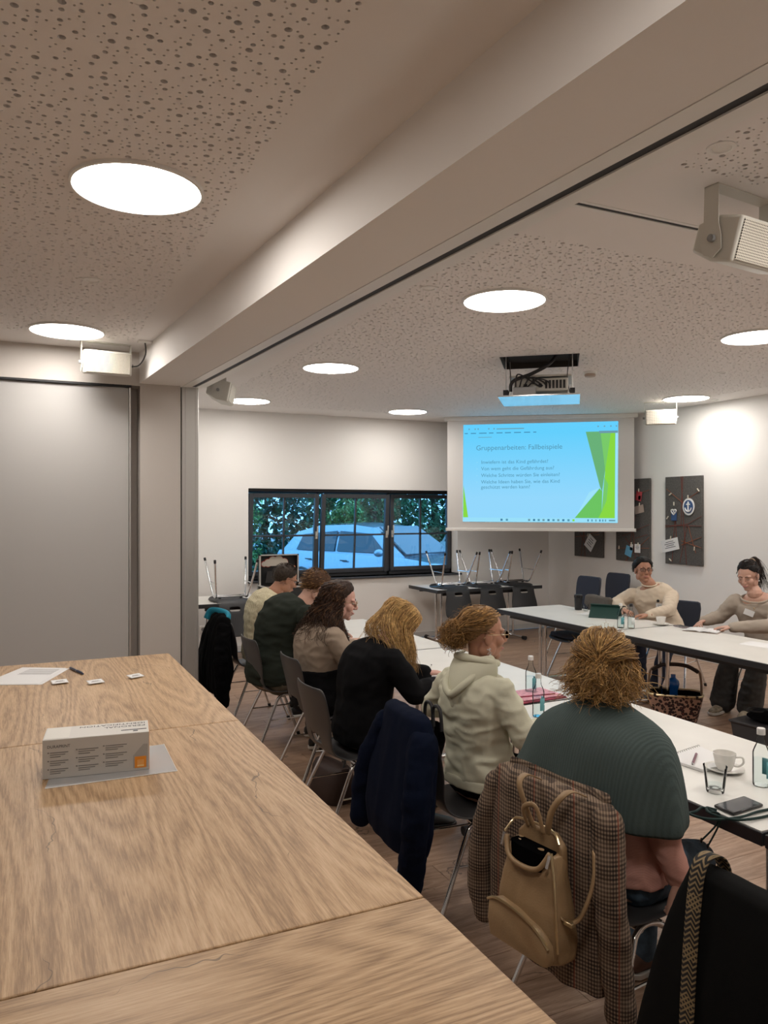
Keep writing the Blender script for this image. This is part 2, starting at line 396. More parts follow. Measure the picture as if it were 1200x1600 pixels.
# round ceiling lamps
m_lamp = emat('lamp_glow', LAMP_COL, LAMP_EMIT)
lamps = [((.409, 3.06), 'large round ceiling lamp at upper left, nearest to the camera'), ((.297, 5.688), 'round ceiling lamp above the small white speaker by the grey panel'),
 ((2.566, 3.767), 'round ceiling lamp between the beam and the projector, largest of the far room'), ((2.425, 6.181), 'round ceiling lamp just beyond the beam, left of the projector hatch'),
 ((4.36, 8.507), 'small round ceiling lamp left of the projection screen top'), ((6.596, 6.192), 'round ceiling lamp above the pinboard wall, right of the screen'),
 ((2.319, 8.436), 'round ceiling lamp half hidden behind the speaker by the column'), ((4.72, 3.785), 'round ceiling lamp cut off by the right picture edge'),
 ((2.566, 1.30), 'round ceiling lamp overhead, right of the beam'), ((4.72, 1.30), 'round ceiling lamp overhead in the right corner'), ((.45, .5), 'round ceiling lamp behind the camera'), ((6.596, 3.785), 'round ceiling lamp by the right wall'), ((6.596, 1.30), 'added round ceiling lamp out of view, brightening the right wall')]  # last entry: unseen lamp added to brighten the right wall
for (x, yy), lb in lamps:
    t = thing('ceiling_lamp', lb, 'lamp', (x, yy, ZC), 0, 'round ceiling lamps')
    MB().lathe([(.232, 0), (.246, 0), (.246, -.012), (.236, -.014), (.232, -.008)], 64).build('rim', 'white_plastic', t)
    MB().lathe([(.233, -.001), (.233, -.009)], 48).build('diffuser', m_lamp, t)
# small recessed spots, smoke detector, cable outlet
for (px, py), lb in [((145, 437), 'small recessed ceiling spot between the two left lamps'), ((670, 450), 'small recessed ceiling spot next to the beam track'), ((1127, 230), 'recessed ceiling spot above the large speaker at upper right'), ((828, 548), 'small recessed ceiling spot just above the projector hatch'), ((1128, 582), 'tiny recessed ceiling spot right of the smoke detector'), ((1118, 624), 'tiny recessed ceiling spot near the right wall')]:
    p = atz(px, py, ZC); t = thing('ceiling_spot', lb, 'spotlight', (p.x, p.y, ZC), 0, 'recessed spots')
    MB().lathe([(.030, .0), (.048, 0), (.048, -.004), (.034, -.007), (.030, -.002)], 28).build('rim', 'white_plastic', t)
    MB().lathe([(.0, .0), (.031, -.001), (.031, .0), (0, .001)], 24).build('lens', 'alu', t)
p = atz(922, 581, ZC); t = thing('smoke_detector', 'round white smoke detector on the ceiling right of the projector', 'detector', (p.x, p.y, ZC))
MB().lathe([(0, 0), (.06, 0), (.06, -.012), (.052, -.02), (0, -.02)], 32).build('base', 'white_plastic', t)
MB().lathe([(0, -.018), (.046, -.018), (.05, -.03), (.044, -.044), (0, -.048)], 32).build('sensor_cap', mat('detector_cap', (.45, .36, .30), .5), t)
# ================================================================ window
YF = YW+.17
wn = struct(MB().bb(WX0, WX0+.03, YF, YF+.08, WZ0, WZ1).bb(WX1-.03, WX1, YF, YF+.08, WZ0, WZ1).bb(WX0, WX1, YF, YF+.08, WZ1-.05, WZ1).bb(WX0, WX1, YF, YF+.08, WZ0, WZ0+.05)
   .bb(3.535, 3.565, YF, YF+.08, WZ0, WZ1).bb(4.56, 4.60, YF, YF+.08, WZ0, WZ1).build('window_1', 'anthracite', bevel=.003))
origin(wn, (WX0, YF, WZ0))
def sash(x0, x1, tilt, handle):
    w = x1-x0; z0, z1 = WZ0+.05, WZ1-.055; h = z1-z0; fw = .055
    M = Matrix.Translation((x0-WX0, -.005, z0-WZ0)) @ Matrix.Rotation(tilt, 4, 'X')
    f = MB().bb(0, fw, -.03, .03, 0, h).bb(w-fw, w, -.03, .03, 0, h).bb(fw, w-fw, -.03, .03, 0, fw).bb(fw, w-fw, -.03, .03, h-fw, h).xf(M).build('sash', 'anthracite', wn, bevel=.004)
    cx = w*.5; cz = h*.48
    MB().bb(cx-.011, cx+.011, -.012, .02, fw, h-fw).xf(M).build('glazing_bar', 'anthracite', f)
    MB().bb(fw, w-fw, -.012, .02, cz-.011, cz+.011).xf(M).build('glazing_bar', 'anthracite', f)
    for (a, b) in ((fw, cx-.011), (cx+.011, w-fw)):
        for (c, d) in ((fw, cz-.011), (cz+.011, h-fw)): MB().bb(a, b, .002, .006, c, d).xf(M).build('pane', 'pane_glass', f)
    if handle is not None:
        hx_ = handle; q = MB().bb(hx_-.014, hx_+.014, -.04, -.03, h*.44, h*.53); q.tube([(hx_, -.03, h*.48), (hx_, -.065, h*.48), (hx_, -.07, h*.50), (hx_, -.07, h*.60)], .009, 8)
        q.xf(M).build('handle', 'cream_metal', f)
sash(WX0+.03, 3.535, .075, 3.535-WX0-.03-.028); sash(3.575, 4.555, .075, .95); sash(4.60, WX1-.03, 0, .028)
struct(MB().bb(WX0+.002, WX1-.002, YW+.04, YF+.01, WZ1-.035, WZ1-.001).build('trim_6', 'black'))
struct(MB().bb(WX0-.01, WX1+.06, YW-.03, YF+.02, WZ0-.028, WZ0).build('window_sill', 'anthracite', bevel=.004)).name = 'trim_7'
# ================================================================ outside
GZ = -.06
gd = struct(MB().bb(-30, 40, YW+.3, 60, -.4, GZ).build('ground', mat('asphalt', (.16, .17, .18), .8, var=.2, vscale=9)))
mat('leaf', (.05, .16, .07), .55, var=.5, vscale=3.5); mat('leaf_blue', (.035, .12, .085), .55, var=.5, vscale=3.5); mat('leaf_light', (.13, .25, .075), .55, var=.4, vscale=4)
mat('bark', (.05, .04, .035), .9, var=.3)
random.seed(5)
def tree(label, base, h, rx, ry, leafm, n, low=.3, trunk=.13, cat='tree', name='tree', ls=.16):
    t = thing(name, label, cat, base)
    m = MB()
    pts = [(0, 0, 0), (.1, .05, h*.3), (-.1, 0, h*.55), (.1, .05, h*.85)]
    m.tube(smoothpath(pts, 4), [trunk*(1-.06*i) for i in range(13)], 8)
    for k in range(5):
        a = k*1.3; m.tube(smoothpath([(0, 0, h*(.3+.08*k)), (rx*.4*math.cos(a), ry*.4*math.sin(a), h*(.42+.08*k)), (rx*.75*math.cos(a), ry*.75*math.sin(a), h*(.5+.09*k))], 3), [trunk*.5*(1-.1*i) for i in range(7)], 6)
    m.build('trunk', 'bark', t)
    vs = []; fs = []
    cl_ = [(random.gauss(0, .55)*rx, random.gauss(0, .5)*ry, h*random.uniform(low, 1.0)) for _ in range(46)]
    for i in range(n):
        c = random.choice(cl_); p = V((max(-rx, min(rx, c[0]+random.gauss(0, .24)*rx)), max(-ry, min(ry, c[1]+random.gauss(0, .24)*ry)), max(.05, c[2]+random.gauss(0, .06)*h)))
        d = V((random.gauss(0, 1), random.gauss(0, 1), random.gauss(0, .7))).normalized(); u, w = frame_of(d); s = ls*random.uniform(.5, 1.1)
        o = len(vs); vs += [p-d*s*.5, p+u*s*.28+w*s*.05, p+d*s*.5, p-u*s*.28+w*s*.05]; fs.append((o, o+1, o+2, o+3))
    q = MB(); q.v = vs; q.f = fs; me = q.mesh('foliage'); o = mkobj('foliage', me, leafm, t, 0); o['kind'] = 'stuff'
tree('bluish green tree behind the left window sash', (4.3, 18.5, GZ), 6.0, 1.9, 1.5, 'leaf_blue', 13000, .08)
tree('green leafy tree above the car in the middle window', (8.7, 19.2, GZ), 6.2, 1.9, 1.5, 'leaf', 13000, .08)
tree('green tree above the second car in the right window', (13.0, 19.0, GZ), 6.2, 1.9, 1.5, 'leaf', 13000, .08)
tree('light green shrub low in the left window', (3.9, 16.2, GZ), 1.75, .7, .5, 'leaf_light', 6000, .08, .04, 'shrub', 'shrub', .11)
tree('light green shrub between the two parked cars', (7.15, 17.0, GZ), 1.9, .5, .45, 'leaf_light', 5000, .08, .04, 'shrub', 'shrub', .11)
hd = thing('hedge', 'tall dense green hedge filling the background outside the window', 'hedge', (9, 23.5, GZ))
vs = []; fs = []
for i in range(30000):
    p = V((random.uniform(-9, 9), random.gauss(0, .45), random.uniform(0, 7.5))); d = V((random.gauss(0, 1), random.gauss(0, 1), random.gauss(0, .7))).normalized(); u, w = frame_of(d); s = .42*random.uniform(.5, 1.1)
    o = len(vs); vs += [p-d*s*.5, p+u*s*.3, p+d*s*.5, p-u*s*.3]; fs.append((o, o+1, o+2, o+3))
q = MB(); q.v = vs; q.f = fs; o = mkobj('foliage', q.mesh('foliage'), 'leaf', hd, 0); o['kind'] = 'stuff'
for k in range(9): MB().tube([(-8+2*k, 0, 0), (-8+2*k+.1, 0, 5)], [.09, .04], 7).build('stem', 'bark', hd)
mat('car_silver', (.20, .27, .33), .22, .6, coat=.6); mat('car_white', (.66, .72, .76), .3, .2, coat=.6); mat('car_glass', (.02, .035, .05), .06); mat('tyre', (.015, .015, .016), .8); mat('car_trim', (.02, .022, .025), .5)
mat('headlamp', (.75, .85, .9), .15, .3); mat('rim_metal', (.45, .47, .5), .3, .8)
def car(label, loc, rz, paint, side=None):
    t = thing('car', label, 'car', loc, rz)
    # stations along x: (x, z_low, z_belt, half width)
    prof = [(-2.2, .42, .95, .78), (-2.12, .3, 1.02, .86), (-1.5, .25, 1.03, .9), (-.5, .24, 1.0, .91), (.6, .24, .99, .91), (.95, .25, .98, .90), (1.5, .27, .92, .88), (2.0, .3, .80, .82), (2.2, .42, .68, .70)]
    R = []
    for x, zl, zb, w in prof:
        R.append([V((x, w*a, zl+(zb-zl)*b)) for a, b in ((-.9, 0), (-1, .25), (-1.0, .6), (-.97, .9), (-.9, 1.0), (0, 1.04), (.9, 1.0), (.97, .9), (1.0, .6), (1, .25), (.9, 0))])
    MB().loft(R).build('body', paint, t, smooth=35)
    G = []
    for x, zt, w, wb in [(-2.05, 1.05, .70, .82), (-1.75, 1.40, .62, .80), (-1.2, 1.53, .60, .80), (-.3, 1.56, .60, .80), (.25, 1.50, .60, .80), (1.05, .97, .74, .80)]:
        G.append([V((x, -wb, .95)), V((x, -(w+wb)/2-.02, (zt+.95)/2)), V((x, -w, zt-.02)), V((x, 0, zt+.02)), V((x, w, zt-.02)), V((x, (w+wb)/2+.02, (zt+.95)/2)), V((x, wb, .95))])
    MB().loft(G).build('cabin', paint, t, smooth=35)
    for s in (-1, 1):
        for pts in ([(-1.62, 1.04), (-1.5, 1.34), (-.62, 1.42), (-.62, 1.04)], [(-.55, 1.04), (-.55, 1.42), (.18, 1.38), (.62, 1.04)]):
            P = [V((x, s*(.80-(z-.95)*.30+.018), z)) for x, z in pts]; MB().prism(P, (0, s*.012, 0)).build('side_window', 'car_glass', t)
        for x in (-1.38, 1.36):
            M = Matrix.Rotation(PI/2, 3, 'X')
            w = MB().lathe([(0, -.11), (.2, -.11), (.30, -.10), (.33, -.06), (.33, .06), (.30, .1), (.2, .11), (0, .11)], 28, (x, s*.82, .33), M).build('wheel', 'tyre', t)
            MB().lathe([(0, -.115), (.19, -.115), (.2, 0), (.19, .115), (0, .115)], 20, (x, s*.825, .33), M).build('rim', 'rim_metal', w)
            MB().tube([(x+.37*math.cos(a), s*.88, .33+.37*math.sin(a)) for a in [PI*k/10 for k in range(11)]], .035, 6).build('wheel_arch', 'car_trim', t)
        MB().ell((.62, s*.98, 1.05), (.08, .11, .07)).build('wing_mirror', paint, t)
        for hx_ in (-.35, -1.25): MB().bb(hx_, hx_+.15, s*.92-.012, s*.92+.012, .87, .89).build('door_handle', 'car_trim', t)
        MB().ell((2.02, s*.62, .70), (.14, .18, .07)).build('headlamp', 'headlamp', t)
        MB().bb(-1.0, 1.0, s*.895-.02, s*.895+.02, .24, .36).build('sill_trim', 'car_trim', t)
    W = [(1.0, .70, 1.015), (1.0, -.70, 1.015), (.30, -.57, 1.49), (.30, .57, 1.49)]; MB().prism([V(p) for p in W], (.02, 0, .02)).build('windscreen', 'car_glass' if side else 'car_glass', t)
    MB().bb(2.12, 2.2, -.45, .45, .42, .62).build('grille', 'car_trim', t, bevel=.02)
    return t
car('silver parked car with dark side windows outside the middle window', (6.35, 13.3, GZ), -1.12, 'car_silver')
car('white parked car at the right edge of the window', (9.9, 14.9, GZ), -1.85, 'car_white')
# ================================================================ projection screen
A = V((5.121, 8.842, 0)); B = V((7.062, 7.471, 0)); SD = (B-A).normalized(); SN = V((SD.y, -SD.x, 0)).normalized()
if SN.dot(-A) < 0: SN = -SN
SW = (B-A).length; zb_ = onplane(845, 829, A, SN).z
mat('screen_cloth', (.70, .68, .66), .8)
sc = thing('projection_screen', 'white pull-down projection screen showing a blue and green slide', 'screen', (A.x, A.y, 0))
def spl(mb, u0, u1, z0, z1, d0, d1):
    P = [A+SD*u0+SN*d0, A+SD*u1+SN*d0, A+SD*u1+SN*d1, A+SD*u0+SN*d1]
    return mb.prism([V((p.x, p.y, z0)) for p in P], (0, 0, z1-z0))
spl(MB(), 0, SW, zb_+.03, ZC-.03, 0, .004).build('screen_fabric', 'screen_cloth', sc, True)
spl(MB(), -.01, SW+.01, zb_-.01, zb_+.03, -.012, .016).build('bottom_bar', 'white_plastic', sc, True, bevel=.006)
spl(MB(), -.04, SW+.04, ZC-.05, ZC-.001, -.05, .05).build('roller_case', 'white_plastic', sc, True, bevel=.004)
for u in (-.012, SW+.012):
    p = A+SD*u; MB().tube([V((p.x, p.y, zb_-.012)), V((p.x, p.y, zb_+.032))], .012, 8).build('end_cap', 'cream_metal', sc, True)
# slide: corners through the photograph, in the plane of the screen cloth
c0 = [onplane(x, y, A+SN*.006, SN) for x, y in ((724, 664), (966, 658), (965, 817), (723, 815))]
def slp(s, t, d=0): return (c0[0]*(1-s)+c0[1]*s)*(1-t)+(c0[3]*(1-s)+c0[2]*s)*t+SN*d
def slidemat():
    m = bpy.data.materials.new('slide_blue'); m.use_nodes = True; N, L = nt(m); N.remove(N['Principled BSDF'])
    tc = N.new('ShaderNodeTexCoord'); sp = N.new('ShaderNodeSeparateXYZ'); L.new(tc.outputs['Generated'], sp.inputs[0])
    r = N.new('ShaderNodeValToRGB'); r.color_ramp.elements[0].color = (.30, .70, 1.0, 1); r.color_ramp.elements[1].color = (.13, .64, 1.0, 1); r.color_ramp.elements[0].position = .25; r.color_ramp.elements[1].position = .9
    L.new(sp.outputs['Z'], r.inputs[0]); e = N.new('ShaderNodeEmission'); L.new(r.outputs[0], e.inputs[0]); e.inputs[1].default_value = .98/2**EXPO
    L.new(e.outputs[0], N['Material Output'].inputs[0]); MATS['slide_blue'] = m
slidemat()
for _n, _c3 in dict(slide_green=(.16, .58, .13), slide_green_dark=(.15, .46, .20), slide_green_mid=(.20, .62, .15), slide_lime=(.26, .72, .06), slide_text=(.10, .32, .46), slide_pale=(.36, .80, 1.0), slide_dark=(.06, .22, .38), slide_grey=(.16, .34, .42), slide_frame=(.34, .78, 1.0)).items(): emat(_n, _c3, .95/2**EXPO)
MB().prism([slp(0, 0), slp(1, 0), slp(1, 1), slp(0, 1)], SN*.001).build('slide', 'slide_blue', sc, True)
def poly(name, pts, m, d=.002): MB().prism([slp(a, b, d) for a, b in pts], SN*.0006).build(name, m, sc, True)
poly('slide_facet', [(.796, .098), (.889, .098), (.92, .48), (.902, .69), (.888, .645)], 'slide_green_dark', .002)
poly('slide_facet', [(.889, .098), (.956, .098), (.92, .48)], 'slide_green_mid', .002)
poly('slide_facet', [(.956, .098), (.982, .098), (.982, .955), (.879, .955), (.90, .89), (.92, .48)], 'slide_lime', .002)
poly('slide_facet', [(.886, .66), (.903, .69), (.90, .89), (.879, .955), (.729, .955)], 'slide_green', .002)
poly('slide_facet', [(.915, .55), (.90, .89), (.93, .78), (.94, .62)], 'slide_green_mid', .0026)
poly('slide_facet', [(.886, .65), (.82, .70), (.735, .94)], 'slide_pale', .0016)
poly('slide_facet', [(.003, .62), (.036, .955), (.003, .955)], 'slide_lime', .002)
poly('slide_frame_edge', [(0, .957), (1, .957), (1, 1), (0, 1)], 'slide_frame', .002); poly('slide_frame_edge', [(.984, .098), (1, .098), (1, .957), (.984, .957)], 'slide_pale', .002)
XA = (c0[1]-c0[0]).normalized(); ZA = V((0, 0, 1)); WS = (c0[1]-c0[0]).length; HS = (c0[3]-c0[0]).length
def slide_text(s, tt, body, px, m='slide_text', sx=1.0, name='slide_lettering', sl=1.0):
    p = slp(s, tt, .004); M = Matrix(((XA.x*sx, 0, SN.x, p.x), (XA.y*sx, 0, SN.y, p.y), (XA.z*sx, 1, SN.z, p.z), (0, 0, 0, 1)))
    return text_mesh(body, px*WS/242, name, m, sc, M, .0004, space=sl)
slide_text(.085, .265, 'Gruppenarbeiten: Fallbeispiele', 11.3, sx=.985)
for tt, s_ in ((.405, 'Inwiefern ist das Kind gefährdet?'), (.472, 'Von wem geht die Gefährdung aus?'), (.541, 'Welche Schritte würden Sie einleiten?'), (.608, 'Welche Ideen haben Sie, wie das Kind'), (.661, 'geschützt werden kann?')):
    slide_text(.12, tt, s_, 8.05, sx=1.0)
    if tt != .661: slide_text(.088, tt-.005, '>', 4.5, 'slide_frame')
for s_, w_ in ((.01, .02), (.05, .035), (.105, .05), (.17, .03), (.22, .04), (.275, .04), (.335, .045), (.40, .04), (.46, .02)): poly('menu_word', [(s_, .086), (s_+w_, .086), (s_+w_, .094), (s_, .094)], 'slide_dark', .003)
poly('title_bar_text', [(.22, .045), (.40, .045), (.40, .054), (.22, .054)], 'slide_grey', .003)
for s_ in (.035, .075, .095, .165, .2, .87, .91, .95, .985): poly('title_icon', [(s_, .04), (s_+.008, .04), (s_+.008, .053), (s_, .053)], 'slide_grey', .003)
poly('status_tag', [(.88, .092), (.998, .092), (.998, .115), (.88, .115)], 'slide_grey', .003)
poly('ribbon_text', [(.10, .13), (.19, .13), (.19, .135), (.10, .135)], 'slide_grey', .003)
for k, s_ in enumerate((.25, .285, .43, .462, .492, .523, .555, .587, .618, .65, .683, .715, .81, .835, .86, .885, .903, .92)):
    w_ = .014 if k < 12 else .008
    poly('taskbar_icon', [(s_, .967), (s_+w_, .967), (s_+w_, .988), (s_, .988)], ('slide_dark', 'slide_text', 'slide_grey')[k % 3] if k != 11 else 'slide_lime', .003)
poly('taskbar_clock', [(.945, .97), (.985, .97), (.985, .985), (.945, .985)], 'slide_grey', .003)
# ================================================================ projector on its lift
pc = sum((V((p.x, p.y, 0)) for p in HATCH), V((0, 0, 0)))/4
hu = V((HATCH[1]-HATCH[0]).to_3d()).normalized(); hv = V((HATCH[3]-HATCH[0]).to_3d()).normalized(); hw = (HATCH[1]-HATCH[0]).length; hh = (HATCH[3]-HATCH[0]).length
pj = thing('projector_lift', 'ceiling projector lowered on a lift out of a dark square hatch', 'projector', (pc.x, pc.y, ZC), math.atan2(hu.y, hu.x))
mat('hatch_brown', (.05, .042, .035), .8); mat('projector_body', (.55, .53, .48), .5)
w2, h2 = hw/2, hh/2; zp = -.31
MB().bb(-w2, w2, -h2, -h2+.01, 0, .30).bb(-w2, w2, h2-.01, h2, 0, .30).bb(-w2, -w2+.01, -h2, h2, 0, .30).bb(w2-.01, w2, -h2, h2, 0, .30).bb(-w2, w2, -h2, h2, .30, .31).build('hatch_box', 'hatch_brown', pj)
plate = MB().bb(-w2-.01, w2+.01, -h2-.01, h2+.01, zp-.012, zp).build('lift_plate', mat('lift_white', (.85, .87, .88), .06, .85), pj, bevel=.002)
MB().bb(-.20, .23, -.24, .12, zp+.03, zp+.135).build('projector_housing', 'projector_body', pj, bevel=.012)
for i in range(6): MB().bb(.05+.028*i, .068+.028*i, -.246, -.238, zp+.05, zp+.115).build('vent', 'black', pj)
for a in ((-.12, .06, .03), (-.05, .09, .02), (0.0, .06, .025)): MB().bb(a[0], a[0]+a[2], -.246, -.238, zp+a[1], zp+a[1]+.03).build('socket', 'black', pj)
MB().bb(-.20, -.02, -.30, -.245, zp, zp+.06).build('cable_box', mat('box_grey', (.3, .3, .3), .5, .3), pj, bevel=.004)
MB().tube([(0, .12, zp+.08), (0, .16, zp+.08)], .035, 16).build('lens', 'black_gloss', pj)
MB().bb(-.235, .255, -.22, .22, zp+.15, zp+.165).build('carrier_plate', 'projector_body', pj)
for sx in (-1, 1):
    for sy in (-1, 1):
        MB().tube([(sx*(w2-.05), sy*(h2-.08), zp), (sx*(w2-.05), sy*(h2-.08), .25)], .004, 6).build('lift_cable', 'alu', pj)
    MB().bb(sx*(w2-.05)-.02, sx*(w2-.05)+.02, -h2+.04, -h2+.1, zp, zp+.05).build('pulley_block', 'black', pj)
    MB().tube(smoothpath([(sx*(w2-.07), -h2+.09, zp+.02), (sx*(w2-.09), -h2+.05, zp+.15), (sx*(w2-.055), -h2+.09, .1)], 5), .004, 6).build('lift_cable', 'black', pj)
MB().tube(smoothpath([(-.22, -.27, zp+.03), (-.2, -.28, zp+.11), (-.05, -.29, zp+.165), (.08, -.26, zp+.24), (.14, -.1, zp+.36), (.15, 0, zp+.5)], 6), .014, 8).build('cable_loom', 'black', pj)
for k in range(4): MB().tube(smoothpath([(-.18+.03*k, -.27, zp+.06), (-.16+.05*k, -.31, zp+.16-.015*k), (-.05+.04*k, -.29, zp+.10), (.0+.03*k, -.25, zp+.07)], 6), .006, 6).build('cable', 'black', pj)
# ================================================================ loudspeakers
def mesh_grille():
    m = bpy.data.materials.new('grille'); m.use_nodes = True; N, L = nt(m); b = N['Principled BSDF']; b.inputs['Roughness'].default_value = .5
    tc = N.new('ShaderNodeTexCoord'); sp = N.new('ShaderNodeSeparateXYZ'); L.new(tc.outputs['Object'], sp.inputs[0]); mp = N.new('ShaderNodeCombineXYZ')
    for a_, b_ in ((0, 'X'), (1, 'Z')):
        k_ = N.new('ShaderNodeMath'); k_.operation = 'MULTIPLY'; k_.inputs[1].default_value = 105; L.new(sp.outputs[b_], k_.inputs[0]); L.new(k_.outputs[0], mp.inputs[a_])
    vo = N.new('ShaderNodeTexVoronoi'); vo.voronoi_dimensions = '2D'; vo.inputs['Randomness'].default_value = 0; vo.inputs['Scale'].default_value = 1; L.new(mp.outputs[0], vo.inputs['Vector'])
    lt = N.new('ShaderNodeMath'); lt.operation = 'LESS_THAN'; lt.inputs[1].default_value = .30; L.new(vo.outputs['Distance'], lt.inputs[0])
    mx = N.new('ShaderNodeMix'); mx.data_type = 'RGBA'; mx.inputs['A'].default_value = (.66, .62, .53, 1); mx.inputs['B'].default_value = (.10, .09, .075, 1); L.new(lt.outputs[0], mx.inputs['Factor'])
    L.new(mx.outputs['Result'], b.inputs['Base Color']); MATS['grille'] = m
mesh_grille()
def speaker(label, p, rz, tilt, ztop, k=1.0):
    # local: front faces -Y, width along X
    t = thing('loudspeaker', label, 'speaker', p, rz, 'white ceiling speakers')
    R = Matrix.Rotation(tilt, 4, 'X'); w, d, h = .165*k, .12*k, .085*k
    def ringy(y, ww, hh): return [V((-ww, y, -hh)), V((ww, y, -hh)), V((ww, y, hh)), V((-ww, y, hh))]
    MB().loft([ringy(-.10, w, h), ringy(.0, w, h), ringy(.10, w*.93, h*.62)]).xf(R).build('cabinet', 'cream_metal', t, bevel=.012, bseg=3)
    g_ = MB().bb(-w+.012, w-.012, -.106, -.098, -h+.010, h-.010).build('front_grille', 'grille', t, bevel=.004); g_.rotation_euler = (tilt, 0, 0)
    zt = ztop-p[2]
    for s in (-1, 1):
        q = MB(); x0 = s*(w+.006)
        pts = [V((x0, -.025, zt)), V((x0, .035, zt)), V((x0, .04, .02)), V((x0, .055, -.02)), V((x0, .04, -.06)), V((x0, 0, -.075)), V((x0, -.035, -.05)), V((x0, -.035, 0)), V((x0, -.025, .05))]
        q.prism(pts, (s*.004, 0, 0)); q.build('bracket_arm', 'cream_metal', t)
        MB().tube([(s*(w-.005), 0, -.005), (s*(w+.026), 0, -.005)], .014, 12).build('clamp_knob', 'box_grey', t)
    MB().bb(-w-.01, w+.01, -.025, .035, zt-.004, zt).build('bracket_bar', 'cream_metal', t)
    return t
sp1 = speaker('small white loudspeaker hanging above the grey panel at left', (.58, 6.0, 2.825), .05, .12, ZC)
speaker('white loudspeaker half hidden behind the column edge', (1.60, 6.72, 2.78), 1.2, .2, ZC)
speaker('large near white loudspeaker at the upper right edge', (2.545, 2.115, 2.775), .10, .30, ZC)
speaker('white loudspeaker beside the projection screen above the pinboards', (6.58, 6.55, 2.80), -.75, .1, ZC)
t = thing('cable_outlet', 'white ceiling cable outlet with black cable beside the left speaker', 'outlet', (.827, 5.80, ZC))
MB().bb(-.05, .05, -.03, .03, -.015, 0).build('cover', 'white_plastic', t, bevel=.004)
MB().tube(smoothpath([(0, 0, -.012), (.01, .05, -.09), (-.03, .14, -.16), (-.12, .18, -.16)], 6), .005, 6).build('cable', 'black', t)
# ================================================================ pinboards on the right wall
mat('felt', (.10, .095, .09), .95, var=.25, vscale=60, bump=.3, bscale=300); mat('yarn', (.20, .045, .03), .9); mat('yarn_orange', (.33, .10, .04), .9); mat('paper', (.80, .80, .80), .7); mat('print', (.12, .12, .14), .8); mat('print_red', (.45, .05, .06), .7); mat('navy_print', (.03, .08, .22), .6); mat('peg', (.68, .62, .52), .6); mat('sky_print', (.15, .45, .70), .6); mat('card_brown', (.42, .34, .29), .7)
def pinboard(label, y0, y1, z0, z1, strings, seed):
    # y0 > y1 : left edge in the picture is farther away
    t = thing('pinboard', label, 'pinboard', (XR-.001, (y0+y1)/2, z0))
    W = abs(y0-y1); H_ = z1-z0
    MB().bb(-.035, 0, -W/2, W/2, 0, H_).build('felt_panel', 'felt', t, bevel=.004)
    for (a, b, c, d, k) in strings:       # fractions, u from left in picture
        MB().tube([(-.039, W*(.5-a), H_*b), (-.042, W*(.5-(a+c)/2), H_*(b+d)/2), (-.039, W*(.5-c), H_*d)], .0028, 5).build('yarn', 'yarn' if k == 0 else 'yarn_orange', t)
    return t, W, H_
def stuffon(t, W, H_):
    def pos(u, v): return V((-.042, W*(.5-u), H_*v))
    return pos
def peg(t, pos, u, v, ang=0):
    c = pos(u, v); M = Matrix.Rotation(ang, 3, 'X'); MB().box(c+V((-.008, 0, 0)), (.012, .012, .045), M).build('clothes_peg', 'peg', t, bevel=.003)
def card(t, pos, u, v, w, h, ang, m='paper', name='card', lines=0):
    c = pos(u, v); M = Matrix.Rotation(ang, 3, 'X'); o = MB().box(c+V((-.006, 0, 0)), (.002, w, h), M).build(name, m, t)
    for k in range(lines): MB().box(c+V((-.0078, 0, 0))+M @ V((0, .0, h*(.28-.16*k))), (.0012, w*(.62 if k % 2 else .45), h*.05), M).build('printed_line', 'print', o)
    return o
S1 = [(.45, 1, .6, 0, 0), (.5, 1, .45, .45, 0), (.05, .86, .5, .70, 1), (.5, .70, .95, .83, 1), (0, .44, 1, .44, 0), (.28, .5, .2, .02, 0), (.62, .44, .42, .02, 0), (.65, .44, .85, .14, 1), (.45, .22, 1, .32, 1), (.45, .27, 1, .20, 1), (.3, .56, .33, .24, 0), (1, .55, .6, .45, 0), (0, .42, .62, .46, 0)]
t, W, H_ = pinboard('tall grey felt pinboard with round anchor badge and red yarn, rightmost', 7.022, 6.466, 1.098, 2.15, S1, 1); pos = stuffon(t, W, H_)
# anchor badge
c = pos(.67, .655); Mx = Matrix.Rotation(-PI/2, 3, 'Y')
MB().lathe([(0, 0), (.088, 0), (.088, .006), (0, .006)], 36, c, Mx).xf(Matrix.Translation(c) @ Matrix.Diagonal((1, 1, 1.15, 1)) @ Matrix.Translation(-c)).build('badge_rim', 'paper', t)
MB().lathe([(0, 0), (.068, 0), (.068, .009), (0, .009)], 36, c, Mx).xf(Matrix.Translation(c) @ Matrix.Diagonal((1, 1, 1.15, 1)) @ Matrix.Translation(-c)).build('badge_disc', 'navy_print', t)
q = MB(); d = V((-.0115, 0, 0)); q.tube([c+d+V((0, 0, .045)), c+d+V((0, 0, -.05))], .010, 6); q.tube([c+d+V((0, -.026, .028)), c+d+V((0, .026, .028))], .009, 6)
q.tube([c+d+V((0, .045*math.cos(a), -.01+.045*math.sin(a))) for a in [PI+PI*k/10 for k in range(11)]], [.006+.005*math.sin(PI*k/10) for k in range(11)], 6); q.ell(c+d+V((0, 0, .05)), (.006, .013, .013)); q.build('anchor', 'paper', t)
card(t, pos, .27, .555, .085, .12, 0, 'navy_print', 'gift_tag'); 
c = pos(.27, .60); q = MB(); d = V((-.011, 0, 0))
q.tube([c+d+V((0, .04*math.sin(a)**3, .014*(2.2*math.cos(a)-.8*math.cos(2*a)-.3*math.cos(3*a)))) for a in [2*PI*k/20 for k in range(20)]], .007, 6, True); q.tube([c+d+V((0, .02, .02)), c+d+V((0, -.02, -.02))], .004, 5); q.tube([c+d+V((0, -.02, .02)), c+d+V((0, .02, -.02))], .004, 5); q.build('heart', 'paper', t)
